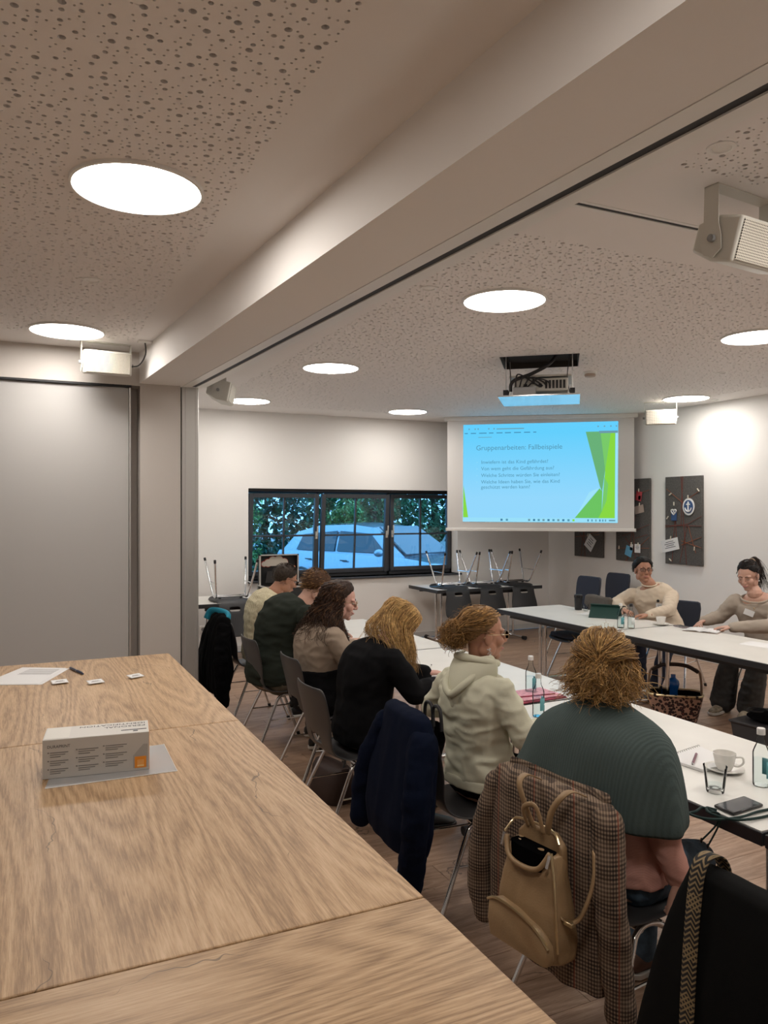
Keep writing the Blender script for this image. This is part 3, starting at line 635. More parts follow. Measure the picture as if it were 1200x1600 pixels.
card(t, pos, .16, .215, .27, .145, -.22, 'paper', 'note_sheet', 4)
for u, v, a in ((.17, .80, 1.0), (.93, .84, -.7), (.66, .765, 0), (.27, .69, 0), (.09, .53, .7), (.83, .19, .1), (.17, .045, -.9), (.18, .30, .2)): peg(t, pos, u, v, a)
S2 = [(.45, 1, .6, 0, 0), (.6, .55, .35, .0, 0), (.05, .15, 1, .17, 1), (.3, .28, .75, .05, 0), (.2, .30, 1, .45, 0), (.6, .28, .95, .33, 0), (.3, .0, 1, .3, 1), (.55, .8, 1, .86, 1)]
t, W, H_ = pinboard('grey felt pinboard partly hidden behind the right edge of the screen', 7.881, 7.286, 1.09, 2.148, S2, 2); pos = stuffon(t, W, H_)
card(t, pos, .72, .79, .10, .12, .2, 'print_red', 'red_tag'); card(t, pos, .74, .77, .04, .05, 0, 'paper', 'tag_spot'); card(t, pos, .73, .63, .16, .10, -.2, 'card_brown', 'photo_card'); card(t, pos, .42, .12, .12, .13, .3, 'sky_print', 'postcard'); card(t, pos, .50, .17, .05, .08, .1, 'paper', 'postcard'); card(t, pos, .68, .16, .10, .11, .0, 'paper', 'note', 3)
for u, v, a in ((.72, .86, 0), (.74, .69, 0), (.12, .16, .1), (.5, .21, 0), (.7, .21, 0)): peg(t, pos, u, v, a)
S3 = [(.3, 1, .4, 0, 0), (.05, .26, .9, .3, 1), (.4, .5, .25, .0, 0), (.2, .32, .6, .05, 0), (.5, .3, 1, .35, 1)]
t, W, H_ = pinboard('grey felt pinboard below the screen with a tilted white card', 8.725, 8.141, 1.10, 2.148, S3, 3); pos = stuffon(t, W, H_)
card(t, pos, .60, .19, .17, .20, .62, 'paper', 'tilted_card', 4); peg(t, pos, .52, .29, .4)
# wall socket
t = thing('wall_socket', 'white wall socket low beside the column', 'socket', (2.01, YW, .305)); MB().bb(-.04, .04, -.012, 0, -.04, .04).build('plate', 'white_plastic', t, bevel=.004)
MB().lathe([(0, 0), (.022, 0), (.022, .004), (.019, .004), (.019, .001), (0, .001)], 20, (0, -.012, 0), Matrix.Rotation(PI/2, 3, 'X')).build('socket_ring', 'box_grey', t)
# ================================================================ white folding tables
TZ = .735
mat('table_white', (.74, .73, .69), .35, var=.03, vscale=6); mat('table_edge', (.018, .02, .024), .45)
def make_table(L=1.62, W=.80):
    t = thing('folding_table', 'x', 'table')
    # long axis along Y, origin at floor centre
    MB().bb(-W/2+.008, W/2-.008, -L/2+.008, L/2-.008, TZ-.03, TZ).build('tabletop', 'table_white', t)
    z0, z1 = TZ-.045, TZ-.002
    MB().bb(-W/2, -W/2+.009, -L/2, L/2, z0, z1).bb(W/2-.009, W/2, -L/2, L/2, z0, z1).bb(-W/2+.009, W/2-.009, -L/2, -L/2+.009, z0, z1).bb(-W/2+.009, W/2-.009, L/2-.009, L/2, z0, z1).build('edge_band', 'table_edge', t, bevel=.003)
    MB().bb(-W/2+.08, -W/2+.11, -L/2+.12, L/2-.12, TZ-.085, TZ-.03).bb(W/2-.11, W/2-.08, -L/2+.12, L/2-.12, TZ-.085, TZ-.03).build('under_frame', 'table_edge', t)
    for s in (-1, 1):
        y = s*(L/2-.24)
        for q in (-.04, .04): MB().tube([(0, y+q, .045), (0, y+q, TZ-.04)], .0165, 14).build('column', 'chrome', t)
        MB().bb(-.12, .12, y-.07, y+.07, TZ-.06, TZ-.04).build('hinge_plate', 'table_edge', t)
        MB().tube([(-W/2+.10, y, .03), (W/2-.10, y, .03)], .019, 12, flat=.8).bb(-.03, .03, y-.055, y+.055, .03, .055).build('foot_bar', 'chrome', t)
        for e in (-1, 1): MB().tube([(e*(W/2-.11), y, .028), (e*(W/2-.05), y, .028)], [.024, .027], 12).build('end_cap', 'black', t)
    return t
tb = make_table(); first = [True]
def table(x, y, rz, label, group='white folding tables'):
    o = tb if first[0] else copy_tree(tb); first[0] = False
    place(o, (x, y, 0), rz); o.location = (x, y, 0); o.rotation_euler = (0, 0, rz); o['label'] = label; o['group'] = group; return o
table(2.495, 5.735, 0, 'white folding table at the far end of the near row by the green shirt')
table(2.495, 4.105, 0, 'white folding table with white notebook and printed sheet, near row')
table(2.495, 2.475, 0, 'white folding table with coffee cup, glass and spiral notebook')
table(2.495, .845, 0, 'white folding table at the lower right picture edge')
table(4.83, 5.83, 0, 'white folding table with the green tablet case, far row')
table(4.83, 4.20, 0, 'white folding table in front of the person with the open book, far row')
table(5.58, 8.88, PI/2, 'white folding table carrying three upturned chairs below the screen'); 
table(1.99+.52, 8.68, PI/2, 'white folding table with the open metal case below the window')
# ================================================================ chairs
mat('shell_grey', (.044, .043, .044), .42, bump=.04, bscale=400); mat('shell_dark', (.020, .021, .024), .5); mat('uphol', (.030, .036, .055), .9, bump=.15, bscale=500)
def make_chair(kind):
    t = thing('chair', 'x', 'chair')
    pr = [(.225, .425, .17), (.222, .445, .195), (.19, .458, .207), (.11, .452, .21), (.0, .444, .208), (-.08, .442, .20), (-.14, .450, .19), (-.185, .478, .178), (-.205, .52, .172), (-.218, .56, .175), (-.232, .62, .188), (-.245, .68, .20), (-.258, .74, .205), (-.27, .79, .202), (-.277, .818, .19), (-.281, .832, .165)]
    if kind == 'tall': pr = [(x, z if z < .5 else .5+(z-.5)*1.33, w) for x, z, w in pr]
    P = []; n = 13
    for i, (x, z, w) in enumerate(pr):
        R = []; nx = .0
        for j in range(n):
            u = -1+2*j/(n-1); back = max(0, min(1, (z-.47)/.15))
            R.append(V((x+.028*back*u*u, w*u, z+.012*(1-back)*u*u)))
        P.append(R)
    m = MB(); a, b = len(P), n
    m.v = [p for R in P for p in R]
    m.f = [(i*b+j, i*b+j+1, (i+1)*b+j+1, (i+1)*b+j) for i in range(a-1) for j in range(b-1) if not (i == 8 and 4 <= j <= 7)]
    m.build('seat_shell', 'shell_grey' if kind == 'grey' else 'shell_dark', t, smooth=60, solid=.009, sub=1)
    if kind in ('uph', 'tall'):
        kz = 1.33 if kind == 'tall' else 1.0
        MB().loft([[V((x, y*w, z)) for x, y, z in q] for q, w in ((((.21, -1, .462), (.21, 1, .462), (.21, 1, .475), (.21, -1, .475)), .18), (((.19, -1, .462), (.19, 1, .462), (.19, 1, .50), (.19, -1, .50)), .20), (((-.14, -1, .462), (-.14, 1, .462), (-.14, 1, .50), (-.14, -1, .50)), .19), (((-.17, -1, .48), (-.17, 1, .48), (-.17, 1, .495), (-.17, -1, .495)), .17))]).build('seat_pad', 'uphol', t, bevel=.012)
        Q = []
        for (x, z, w) in ((-.19, .56, .165), (-.20, .60, .18), (-.215, .68, .195), (-.228, .76, .20), (-.243, .815, .188), (-.247, .828, .16)):
            z = .5+(z-.5)*kz
            Q.append([V((x, -w, z)), V((x-.012, 0, z)), V((x, w, z)), V((x-.03, w, z+.004)), V((x-.042, 0, z+.004)), V((x-.03, -w, z+.004))])
        MB().loft(Q).build('back_pad', 'uphol', t, smooth=60, bevel=.006)
    for s in (-1, 1):
        y0, y1 = s*.235, s*.175
        pts = [(-.275, y0, .008), (-.115, y1+s*.012, .355), (-.075, y1, .415), (-.02, y1-s*.005, .428), (.04, y1, .412), (.078, y1+s*.012, .355), (.225, y0, .008)]
        path = smoothpath(pts, 5)
        f = MB().tube(path, .0105, 10).build('side_frame', 'chrome', t)
        for x in (-.275, .225): MB().tube([(x, y0, .0), (x+(.012 if x < 0 else -.012), y0-s*.004, .032)], .0135, 10).build('foot_glide', 'black', f)
    MB().tube([(-.05, -.175, .418), (-.05, .175, .418)], .009, 8).build('cross_bar', 'chrome', t)
    MB().tube([(.05, -.175, .414), (.05, .175, .414)], .009, 8).build('cross_bar', 'chrome', t)
    MB().tube([(-.16, -.19, .26), (.135, -.19, .26)], .005, 6).build('side_rod', 'chrome', t)
    MB().tube([(-.16, .19, .26), (.135, .19, .26)], .005, 6).build('side_rod', 'chrome', t)
    for s in (-1, 1): MB().tube([(-.01, s*.12, .415), (-.01, s*.12, .44)], .016, 10).build('mount', 'black', t)
    return t
CH = {k: make_chair(k) for k in ('grey', 'dark', 'uph', 'tall')}; used = set()
def chair(kind, x, y, rz, label, group=None, M=None, z=0):
    o = CH[kind] if kind not in used else copy_tree(CH[kind]); used.add(kind)
    place(o, (x, y, z), rz, M)
    B_ = o.matrix_basis.copy(); o.location = B_.to_translation(); o.rotation_euler = B_.to_euler()
    o['label'] = label
    if group: o['group'] = group
    return o
NR = 'grey shell chairs along the near table row'
chair('grey', 1.80, 6.36, .05, 'grey shell chair under the black jacket with blue collar', NR)
chair('grey', 1.745, 5.44, .03, 'grey shell chair of the person in the green shirt', NR)
chair('grey', 1.79, 4.64, .0, 'grey shell chair behind the beige and black sweater', NR)
chair('grey', 1.635, 3.84, .03, 'grey shell chair of the person in the black sweater', NR)
c5 = chair('grey', 1.80, 2.93, -.06, 'grey shell chair hidden under the navy jacket', NR)
c6 = chair('grey', 1.80, 2.02, .12, 'grey shell chair draped with the checked tweed jacket', NR)
c7 = chair('grey', 1.785, 1.195, .10, 'chair at the lower right under a black coat', NR)
chair('uph', 5.82, 5.66, PI+.35, 'upholstered chair of the person in the cream sweatshirt'); chair('uph', 5.86, 4.60, PI+.25, 'upholstered chair of the person with the open book')
FR = 'upholstered dark blue chairs at the far row'
chair('uph', 5.13, 6.22, PI-.05, 'empty upholstered chair pushed under the far table, left of the cream sweatshirt', FR); 
chair('tall', 6.02, 7.38, PI+.05, 'empty dark blue upholstered chair by the wall, left one', FR); chair('tall', 6.68, 7.60, PI+.05, 'empty dark blue upholstered chair by the wall, right behind the cream sweatshirt', FR)
FL = Matrix.Rotation(PI, 4, 'X'); ST = 'upturned chairs on the tables'
for x, lb in ((5.06, 'leftmost of three dark chairs upturned on the table below the screen'), (5.57, 'middle of three dark chairs upturned on the table below the screen'), (6.07, 'rightmost of three dark chairs upturned on the table below the screen')):
    chair('dark', x, 8.66, PI/2, lb, ST, FL, TZ+.475)
chair('dark', 2.12, 8.46, PI/2, 'single dark chair upturned on the table left of the metal case', ST, FL, TZ+.475)
# ================================================================ wooden standing tables at the front left
ZT = 1.06; TX0, TX1 = -.62, .645
wood('oak_y', [(.26, .15, .07), (.445, .285, .15), (.57, .39, .23)], scale=(11, 1.2, 11), rough=.42, bump=.12)
wood('oak_x', [(.26, .15, .07), (.445, .285, .15), (.57, .39, .23)], scale=(1.2, 11, 11), rough=.42, bump=.12)
def wtable(y0, y1, m, label):
    t = thing('standing_table', label, 'table', ((TX0+TX1)/2, (y0+y1)/2, 0), 0, 'oak standing tables pushed together')
    w = (TX1-TX0)/2; l = (y1-y0)/2-.0012
    MB().bb(-w, w, -l, l, ZT-.04, ZT).build('tabletop', m, t, bevel=.0025)
    for sx in (-1, 1):
        for sy in (-1, 1): MB().bb(sx*(w-.32)-.03, sx*(w-.32)+.03, sy*(l-.14)-.03, sy*(l-.14)+.03, 0, ZT-.04).build('leg', 'anthracite', t, bevel=.004)
    MB().bb(-w+.33, w-.33, -l+.12, -l+.16, ZT-.12, ZT-.04).bb(-w+.33, w-.33, l-.16, l-.12, ZT-.12, ZT-.04).build('apron', 'anthracite', t)
wtable(2.462, 3.76, 'oak_y', 'light oak table top farthest back with papers and name badges')
wtable(1.196, 2.460, 'oak_y', 'light oak table top carrying the small carton')
wtable(-.06, 1.194, 'oak_x', 'light oak table top nearest the camera with crosswise grain')
# carton
mat('carton_white', (.70, .68, .64), .5); mat('carton_grey', (.36, .34, .315), .5); mat('orange', (.80, .27, .02), .45); mat('carton_side', (.55, .53, .5), .5); mat('print_dark', (.05, .05, .06), .6); mat('print_mid', (.20, .19, .18), .6)
b0 = atz(66, 1219, ZT); b1 = atz(233, 1202, ZT); ux = (b1-b0); bw = ux.length; ux.normalize(); ang = math.atan2(ux.y, ux.x); bd = .115; bh = .100
bx_ = thing('carton', 'white and grey carton with orange badge lettered for name badges on oak table', 'box', (b0.x, b0.y, ZT), ang)
MB().bb(0, bw, 0, bd, .0008, bh).build('box_body', 'carton_white', bx_, bevel=.0015)
MB().bb(.0005, bw-.0005, -.0006, .0002, .0015, bh-.0015).build('front_panel', mat('carton_front', (.50, .475, .44), .5), bx_)
MB().bb(bw-.0002, bw+.0006, .0, bd, .0015, bh-.001).build('end_panel', 'orange', bx_)
def btxt(body, x, z, size, m, sx=1.0): 
    return text_mesh(body, size, 'lettering', m, bx_, bx_.matrix_basis @ Matrix.Translation((x, -.0009, z)) @ Matrix.Rotation(PI/2, 4, 'X') @ Matrix.Diagonal((sx, 1, 1, 1)), .0001)
btxt('DURAPRINT', .011, bh*.78, .0105, 'print_dark', .95)
for ci, x in enumerate((.018, .085, .150)):
    for ri in range(3):
        z = bh*(.66-.21*ri)+(.003*ci)
        MB().bb(x-.006, x-.002, -.0012, -.0004, z-.001, z+.002).build('bullet', 'print_mid', bx_)
        q = MB()
        for l in range(3): q.bb(x, x+(.048, .04, .028)[l]*(.9+.1*ci), -.0012, -.0004, z-.0035*l*1.5-.0008, z-.0035*l*1.5+.0012)
        q.build('text_block', 'print_mid', bx_)
MB().prism([V((bw*.845, -.0009, .008)), V((bw*.985, -.0009, .008)), V((bw*.985, -.0009, bh*.69)), V((bw*.945, -.0009, bh*.69)), V((bw*.845, -.0009, bh*.40))], (0, -.0003, 0)).build('arrow_graphic', 'carton_grey', bx_)
MB().bb(bw*.86, bw*.972, -.0017, -.0008, .0075, bh*.37).build('orange_badge', 'orange', bx_)
q = MB(); 
for k in range(4): q.bb(bw*.885, bw*.95, -.0021, -.0016, .0175+.003*k, .0185+.003*k)
q.bb(bw*.885, bw*.95, -.0021, -.0016, .011, .0155); q.build('badge_graphic', mat('carton_yellow', (.9, .6, .25), .5), bx_)
def ttxt(body, x, y, size, m): return text_mesh(body, size, 'lettering', m, bx_, bx_.matrix_basis @ Matrix.Translation((x, y, bh+.0003)) @ Matrix.Rotation(PI, 4, 'Z') @ Matrix.Diagonal((1.15, 1, 1, 1)), .0001)
ttxt('PERSONAL', bw-.008, .075, .019, 'print_dark'); ttxt('IDENTIFICATION', bw-.008, .099, .019, 'print_dark'); ttxt('BADGES', bw-.008, .028, .009, 'print_mid') if False else None
MB().bb(bw-.07, bw-.006, .028, .034, bh, bh+.0004).bb(bw-.04, bw-.028, .014, .022, bh, bh+.0004).build('brand_mark', 'print_dark', bx_)
MB().bb(.004, bw*.24, .006, bd-.006, bh, bh+.0005).build('top_label', mat('carton_label', (.76, .74, .68), .5), bx_)
# clear sleeve under the carton
t = thing('plastic_sleeve', 'clear plastic sleeve lying under the carton', 'sleeve', (b0.x, b0.y, ZT))
P = [atz(70, 1233, ZT), atz(277, 1205, ZT), atz(256, 1163, ZT), atz(90, 1185, ZT)]
MB().prism([V((p.x, p.y, ZT+.0002)) for p in P], (0, 0, .0004)).build('film', glassmat('film', (1, 1, 1), 1.5, .12, .32), t, True)
MB().tube([V((P[0].x, P[0].y, ZT+.001)), V((P[1].x, P[1].y, ZT+.001)), V((P[2].x, P[2].y, ZT+.001))], .0010, 5).build('welded_edge', 'paper', t, True)
# papers, pen, badges
P = [atz(40, 1044, ZT), atz(108, 1045, ZT), atz(65, 1070, ZT), atz(-25, 1071, ZT)]
t = tag(MB().prism([V((p.x, p.y, ZT+.0004)) for p in P], (0, 0, .001)).build('paper_sheet', 'paper'), 'white printed sheet at the left edge of the oak table', 'paper'); origin(t, P[2])
P2 = [p+V((-.012, .012, .0)) for p in P]; t2 = tag(MB().prism([V((p.x, p.y, ZT+.0018)) for p in P2], (0, 0, .0008)).build('paper_sheet', 'paper'), 'upper white sheet with a printed table on the oak table', 'paper'); origin(t2, P2[2])
for k in range(8):
    f = .12+.045*k; a = P2[0].lerp(P2[3], f); b = P2[1].lerp(P2[2], f)
    q = MB(); q.bar(a.lerp(b, .25)+V((0, 0, .0030)), a.lerp(b, .92)+V((0, 0, .0030)), .0015 if k % 3 else .003, .0003); q.v = [p-t2.location for p in q.v]; q.build('printed_line', 'print_mid', t2)
a, b = atz(109, 1043, ZT+.006), atz(130, 1053, ZT+.006)
t = thing('ballpoint_pen', 'dark blue ballpoint pen beside the sheets on the oak table', 'pen', (a.x, a.y, ZT)); mat('pen_blue', (.02, .035, .09), .3)
MB().tube([a, a.lerp(b, .06), a.lerp(b, .9), b], [.002, .005, .005, .003], 10).build('barrel', 'pen_blue', t, True)
MB().tube([a.lerp(b, .62)+V((0, 0, .006)), a.lerp(b, .97)+V((0, 0, .006))], .0014, 6).build('clip', 'chrome', t, True); MB().tube([a.lerp(b, .52), a.lerp(b, .56)], .0054, 10).build('ring', 'chrome', t, True)
for (px, py), lb, r in (((93, 1068), 'name badge nearest the paper on the oak table, leftmost of three', .15), ((149, 1068), 'middle name badge of three on the oak table', .25), ((211, 1059), 'name badge farthest right on the oak table', .45)):
    p = atz(px, py, ZT); t = thing('name_badge', lb, 'badge', (p.x, p.y, ZT), r, 'name badges on the oak table')
    Mr = Matrix.Rotation(.16, 4, 'X'); MB().bb(-.030, .030, -.02, .02, .008, .0095).xf(Mr).build('holder', mat('badge_clear', (.72, .72, .70), .2), t, bevel=.0005)
    MB().bb(-.027, .027, -.016, .014, .0096, .0101).xf(Mr).build('insert', 'paper', t); MB().bb(-.018, .018, -.006, -.003, .0101, .0105).bb(-.012, .014, .001, .004, .0101, .0105).xf(Mr).build('printed_name', 'print_mid', t)
    MB().bb(-.012, .03, .004, .022, .0005, .009).build('clip', 'alu', t, bevel=.001)
# ================================================================ people
def skinmat(name, col):
    m = mat(name, col, .5, var=.08, vscale=14); b = m.node_tree.nodes['Principled BSDF']; b.inputs['Subsurface Weight'].default_value = .08; b.inputs['Subsurface Radius'].default_value = (.01, .004, .002); return m
skinmat('skin_a', (.50, .27, .19)); skinmat('skin_b', (.56, .33, .25)); skinmat('skin_c', (.44, .22, .14)); skinmat('skin_d', (.60, .34, .27))
mat('lip', (.42, .15, .13), .45); mat('eye_white', (.48, .45, .42), .3); mat('iris', (.05, .03, .02), .2); mat('brow', (.03, .02, .015), .8)
mat('glasses_dark', (.015, .012, .012), .3); mat('glasses_gold', (.45, .33, .2), .3, .8); glassmat('lens_glass', (.97, .97, .97), 1.12)
def knit(name, col, scale=160, direction='Z', strength=.35, rough=.9, var=.12, stripe=None, diag=False):
    m = bpy.data.materials.new(name); m.use_nodes = True; N, L = nt(m); b = N['Principled BSDF']; b.inputs['Roughness'].default_value = rough; b.inputs['Specular IOR Level'].default_value = .12
    tc = N.new('ShaderNodeTexCoord'); mp = N.new('ShaderNodeMapping'); L.new(tc.outputs['Object'], mp.inputs[0])
    w = N.new('ShaderNodeTexWave'); w.bands_direction = direction; w.inputs['Scale'].default_value = scale/3.14; w.inputs['Distortion'].default_value = 1.2; w.inputs['Detail'].default_value = 1; w.inputs['Detail Scale'].default_value = 3
    L.new(mp.outputs[0], w.inputs['Vector'])
    n = N.new('ShaderNodeTexNoise'); n.inputs['Scale'].default_value = 9; n.inputs['Detail'].default_value = 6; L.new(mp.outputs[0], n.inputs['Vector'])
    ad = N.new('ShaderNodeMath'); ad.operation = 'MULTIPLY_ADD'; L.new(w.outputs['Fac'], ad.inputs[0]); ad.inputs[1].default_value = .45; L.new(n.outputs['Fac'], ad.inputs[2])
    r = N.new('ShaderNodeValToRGB'); r.color_ramp.elements[0].position = .35; r.color_ramp.elements[1].position = .95
    r.color_ramp.elements[0].color = (*[c*(1-var) for c in col], 1); r.color_ramp.elements[1].color = (*[min(1, c*(1+var)) for c in col], 1)
    L.new(ad.outputs[0], r.inputs[0]); L.new(r.outputs[0], b.inputs['Base Color'])
    bp = N.new('ShaderNodeBump'); bp.inputs['Strength'].default_value = strength; bp.inputs['Distance'].default_value = .004; L.new(w.outputs['Fac'], bp.inputs['Height']); L.new(bp.outputs[0], b.inputs['Normal'])
    MATS[name] = m; return m
def waffle(name, col, dark, scale):
    m = bpy.data.materials.new(name); m.use_nodes = True; N, L = nt(m); b = N['Principled BSDF']; b.inputs['Roughness'].default_value = .9
    tc = N.new('ShaderNodeTexCoord'); vo = N.new('ShaderNodeTexVoronoi'); vo.inputs['Scale'].default_value = scale; vo.inputs['Randomness'].default_value = .25; L.new(tc.outputs['Object'], vo.inputs['Vector'])
    r = N.new('ShaderNodeValToRGB'); r.color_ramp.elements[0].color = (*dark, 1); r.color_ramp.elements[1].color = (*col, 1); r.color_ramp.elements[0].position = .2; r.color_ramp.elements[1].position = .5
    L.new(vo.outputs['Distance'], r.inputs[0]); L.new(r.outputs[0], b.inputs['Base Color']); MATS[name] = m
def yv(a): return V((math.cos(a), math.sin(a), 0))
def head_M(c, yaw, pitch, roll=0):        # pitch > 0 looks down
    return Matrix.Translation(V(c)) @ Matrix.Rotation(yaw, 4, 'Z') @ Matrix.Rotation(pitch, 4, 'Y') @ Matrix.Rotation(roll, 4, 'X')
def head_mb(M, nb, sc=1.0, fem=False):
    m = MB()
    def E(c, r): m.ell(c, r, 18, 12)
    E((-.014, 0, .030), (.097, .076, .086)); E((.020, 0, -.030), (.066, .060, .086)); E((.030, 0, -.072), (.052, .050 if not fem else .045, .040)); E((.066, 0, -.100), (.018, .022, .016))
    m.tube([(.082, 0, .014), (.094, 0, -.006), (.107, 0, -.026)], [.008, .009, .012], 8); E((.104, 0, -.029), (.012, .012, .010)); E((.094, 0, -.032), (.012, .018, .009))
    for s in (-1, 1):
        E((.070, s*.027, .022), (.018, .028, .010)); E((.058, s*.040, -.028), (.026, .023, .026)); E((-.006, s*.079, -.012), (.020, .007, .032)); E((-.014, s*.082, -.006), (.012, .006, .024)); E((.0, s*.055, -.062), (.042, .016, .038))
    E((.084, 0, -.060), (.010, .023, .007)); E((.083, 0, -.072), (.010, .020, .008)); E((.06, 0, -.062), (.028, .036, .03))
    m.v = [V(p)*sc for p in m.v]; m.xf(M)
    a = M @ V((-.022*sc, 0, -.05*sc)); m.caps([a, a.lerp(nb, .55), nb], [.056*sc*(.9 if fem else 1.05), .052*sc*(.9 if fem else 1.08), .062*sc], 14)
    return m
def face(t, M, sc, fem=False, smile=0, browm='brow', lid=.0, closed=False):
    for s in (-1, 1):
        if closed:
            q = MB().tube([(.082, s*.018, -.001), (.0865, s*.031, -.005), (.078, s*.045, -.001)], [.001, .002, .001], 6); q.v = [p*sc for p in q.v]; q.xf(M).build('eyelash', browm, t, True)
        if not closed:
         q = MB().ell((.0775, s*.031, .002), (.0095, .0125, .0045), 12, 8); q.v = [p*sc for p in q.v]; e = q.xf(M).build('eye', 'eye_white', t, True)
         q = MB().ell((.0858, s*.032, .0015-lid), (.0028, .0045, .0042), 10, 6); q.v = [p*sc for p in q.v]; q.xf(M).build('iris', 'iris', e, False) if False else q.xf(M).build('iris', 'iris', t, True)
        q = MB().tube([(.088, s*.012, .022), (.087, s*.030, .028), (.074, s*.048, .022)], [.003, .0042 if not fem else .003, .002], 6, flat=.8); q.v = [p*sc for p in q.v]; q.xf(M).build('eyebrow', browm, t, True)
    q = MB(); k = .006*smile
    q.tube([(.078, -.026, -.064+k), (.092, -.012, -.065), (.0955, 0, -.0645), (.092, .012, -.065), (.078, .026, -.064+k)], [.002, .0045, .005, .0045, .002], 8); q.v = [p*sc for p in q.v]; q.xf(M).build('lips', 'lip', t, True)
def glasses(t, M, sc, m='glasses_dark', rim=.0016, w=.024, h=.017):
    g = MB()
    for s in (-1, 1):
        pts = [(.103-.004*abs(math.cos(a)), s*.033+w*math.copysign(abs(math.cos(a))**.6, math.cos(a)), .002+h*math.copysign(abs(math.sin(a))**.6, math.sin(a))) for a in [2*PI*k/24 for k in range(24)]]
        g.tube(pts, rim, 6, True); g.tube([(.098, s*(.033+w), .006), (.06, s*.078, .008), (-.012, s*.086, .006), (-.03, s*.083, -.01)], rim, 6)
    g.tube([(.104, -.010, .006), (.108, 0, .009), (.104, .010, .006)], rim, 6); g.v = [p*sc for p in g.v]
    o = g.xf(M).build('glasses', m, t, True)
    for s in (-1, 1):
        q = MB().lathe([(0, 0), (1, 0), (1, .04), (0, .04)], 24); q.v = [V((.102-.003, s*.033+p.y*w*.98, .002+p.x*h*.98))*sc+V((p.z*.02, 0, 0)) for p in q.v]; q.xf(M).build('lens', 'lens_glass', t, True)
def hair_cap(t, M, sc, m, thick=.012, line=None, noise=.006, seed=0, name='hair', low=None, nsc=26):
    line = line or [(0, 40), (35, 36), (62, 14), (80, -6), (92, -18), (105, -22), (130, -40), (180, -48)]
    def lim(az):
        az = abs(az)
        for (a, b), (c, d) in zip(line, line[1:]):
            if a <= az <= c: return b+(d-b)*(az-a)/(c-a)
        return line[-1][1]
    c = V((-.014, 0, .028)); r = (.099, .079, .088); n, k = 60, 36; rnd = random.Random(seed)
    inn = {}; fs = []; vs = []
    def vert(i, j, out):
        key = (i, j % n, out)
        if key not in inn:
            th = PI*i/k; ph = 2*PI*j/n-PI; d = V((math.sin(th)*math.cos(ph), math.sin(th)*math.sin(ph), math.cos(th)))
            az = math.degrees(abs(ph)); el = 90-math.degrees(th); edge = min(1, max(0, (el-lim(az))/26.)); edge = edge**.6
            f = thick*(.02+.98*edge)*(1+.0) + noise*mnoise.noise(V((d.x*nsc*.1+seed, d.y*nsc*.12, d.z*nsc*.12))*3)*edge if out else -.02
            p = c+V((d.x*(r[0]+f), d.y*(r[1]+f), d.z*(r[2]+f))); 
            if d.z < 0: p.z = c.z+d.z*(r[2]+f)*1.12
            inn[key] = len(vs); vs.append(p*sc)
        return inn[key]
    ok = {}
    for i in range(k):
        for j in range(n):
            th = PI*(i+.5)/k; ph = 2*PI*(j+.5)/n-PI; ok[(i, j)] = 90-math.degrees(th) > lim(math.degrees(abs(ph)))
    for (i, j), v in ok.items():
        if not v: continue
        fs.append((vert(i, j, 1), vert(i+1, j, 1), vert(i+1, j+1, 1), vert(i, j+1, 1)))
        for (di, dj, e) in ((1, 0, ((1, 0), (1, 1))), (-1, 0, ((0, 1), (0, 0))), (0, 1, ((1, 1), (0, 1))), (0, -1, ((0, 0), (1, 0)))):
            if not ok.get((i+di, (j+dj) % n), i+di < 0):
                a, b = e; fs.append((vert(i+a[0], j+a[1], 1), vert(i+a[0], j+a[1], 0), vert(i+b[0], j+b[1], 0), vert(i+b[0], j+b[1], 1)))
    q = MB(); q.v = [M @ p for p in vs]; q.f = fs
    return q.build(name, m, t, True, smooth=180)
def hairmat(name, col, var=.45):
    m = mat(name, col, .55, spec=.25, var=var, vscale=70, bump=.25, bscale=160); return m
def strand(mb, guide, rad, n=4, amp=0, freq=2, ph=0, jit=V((0, 0, 0)), tip=.15, steps=5):
    n = 3; rad *= .55; P = smoothpath([V(g) for g in guide], steps); k = len(P); out = []
    for i, p in enumerate(P):
        f = i/(k-1); t = (P[min(i+1, k-1)]-P[max(i-1, 0)]); a, b = frame_of(t if t.length > 1e-6 else V((0, 0, 1)))
        A = amp*min(1, f*2.0); out.append(p+jit*f+(a*math.cos(ph+freq*2*PI*f)+b*math.sin(ph+freq*2*PI*f))*A)
    mb.tube(out, [rad*(1-(1-tip)*(i/(k-1))**2) for i in range(k)], n)
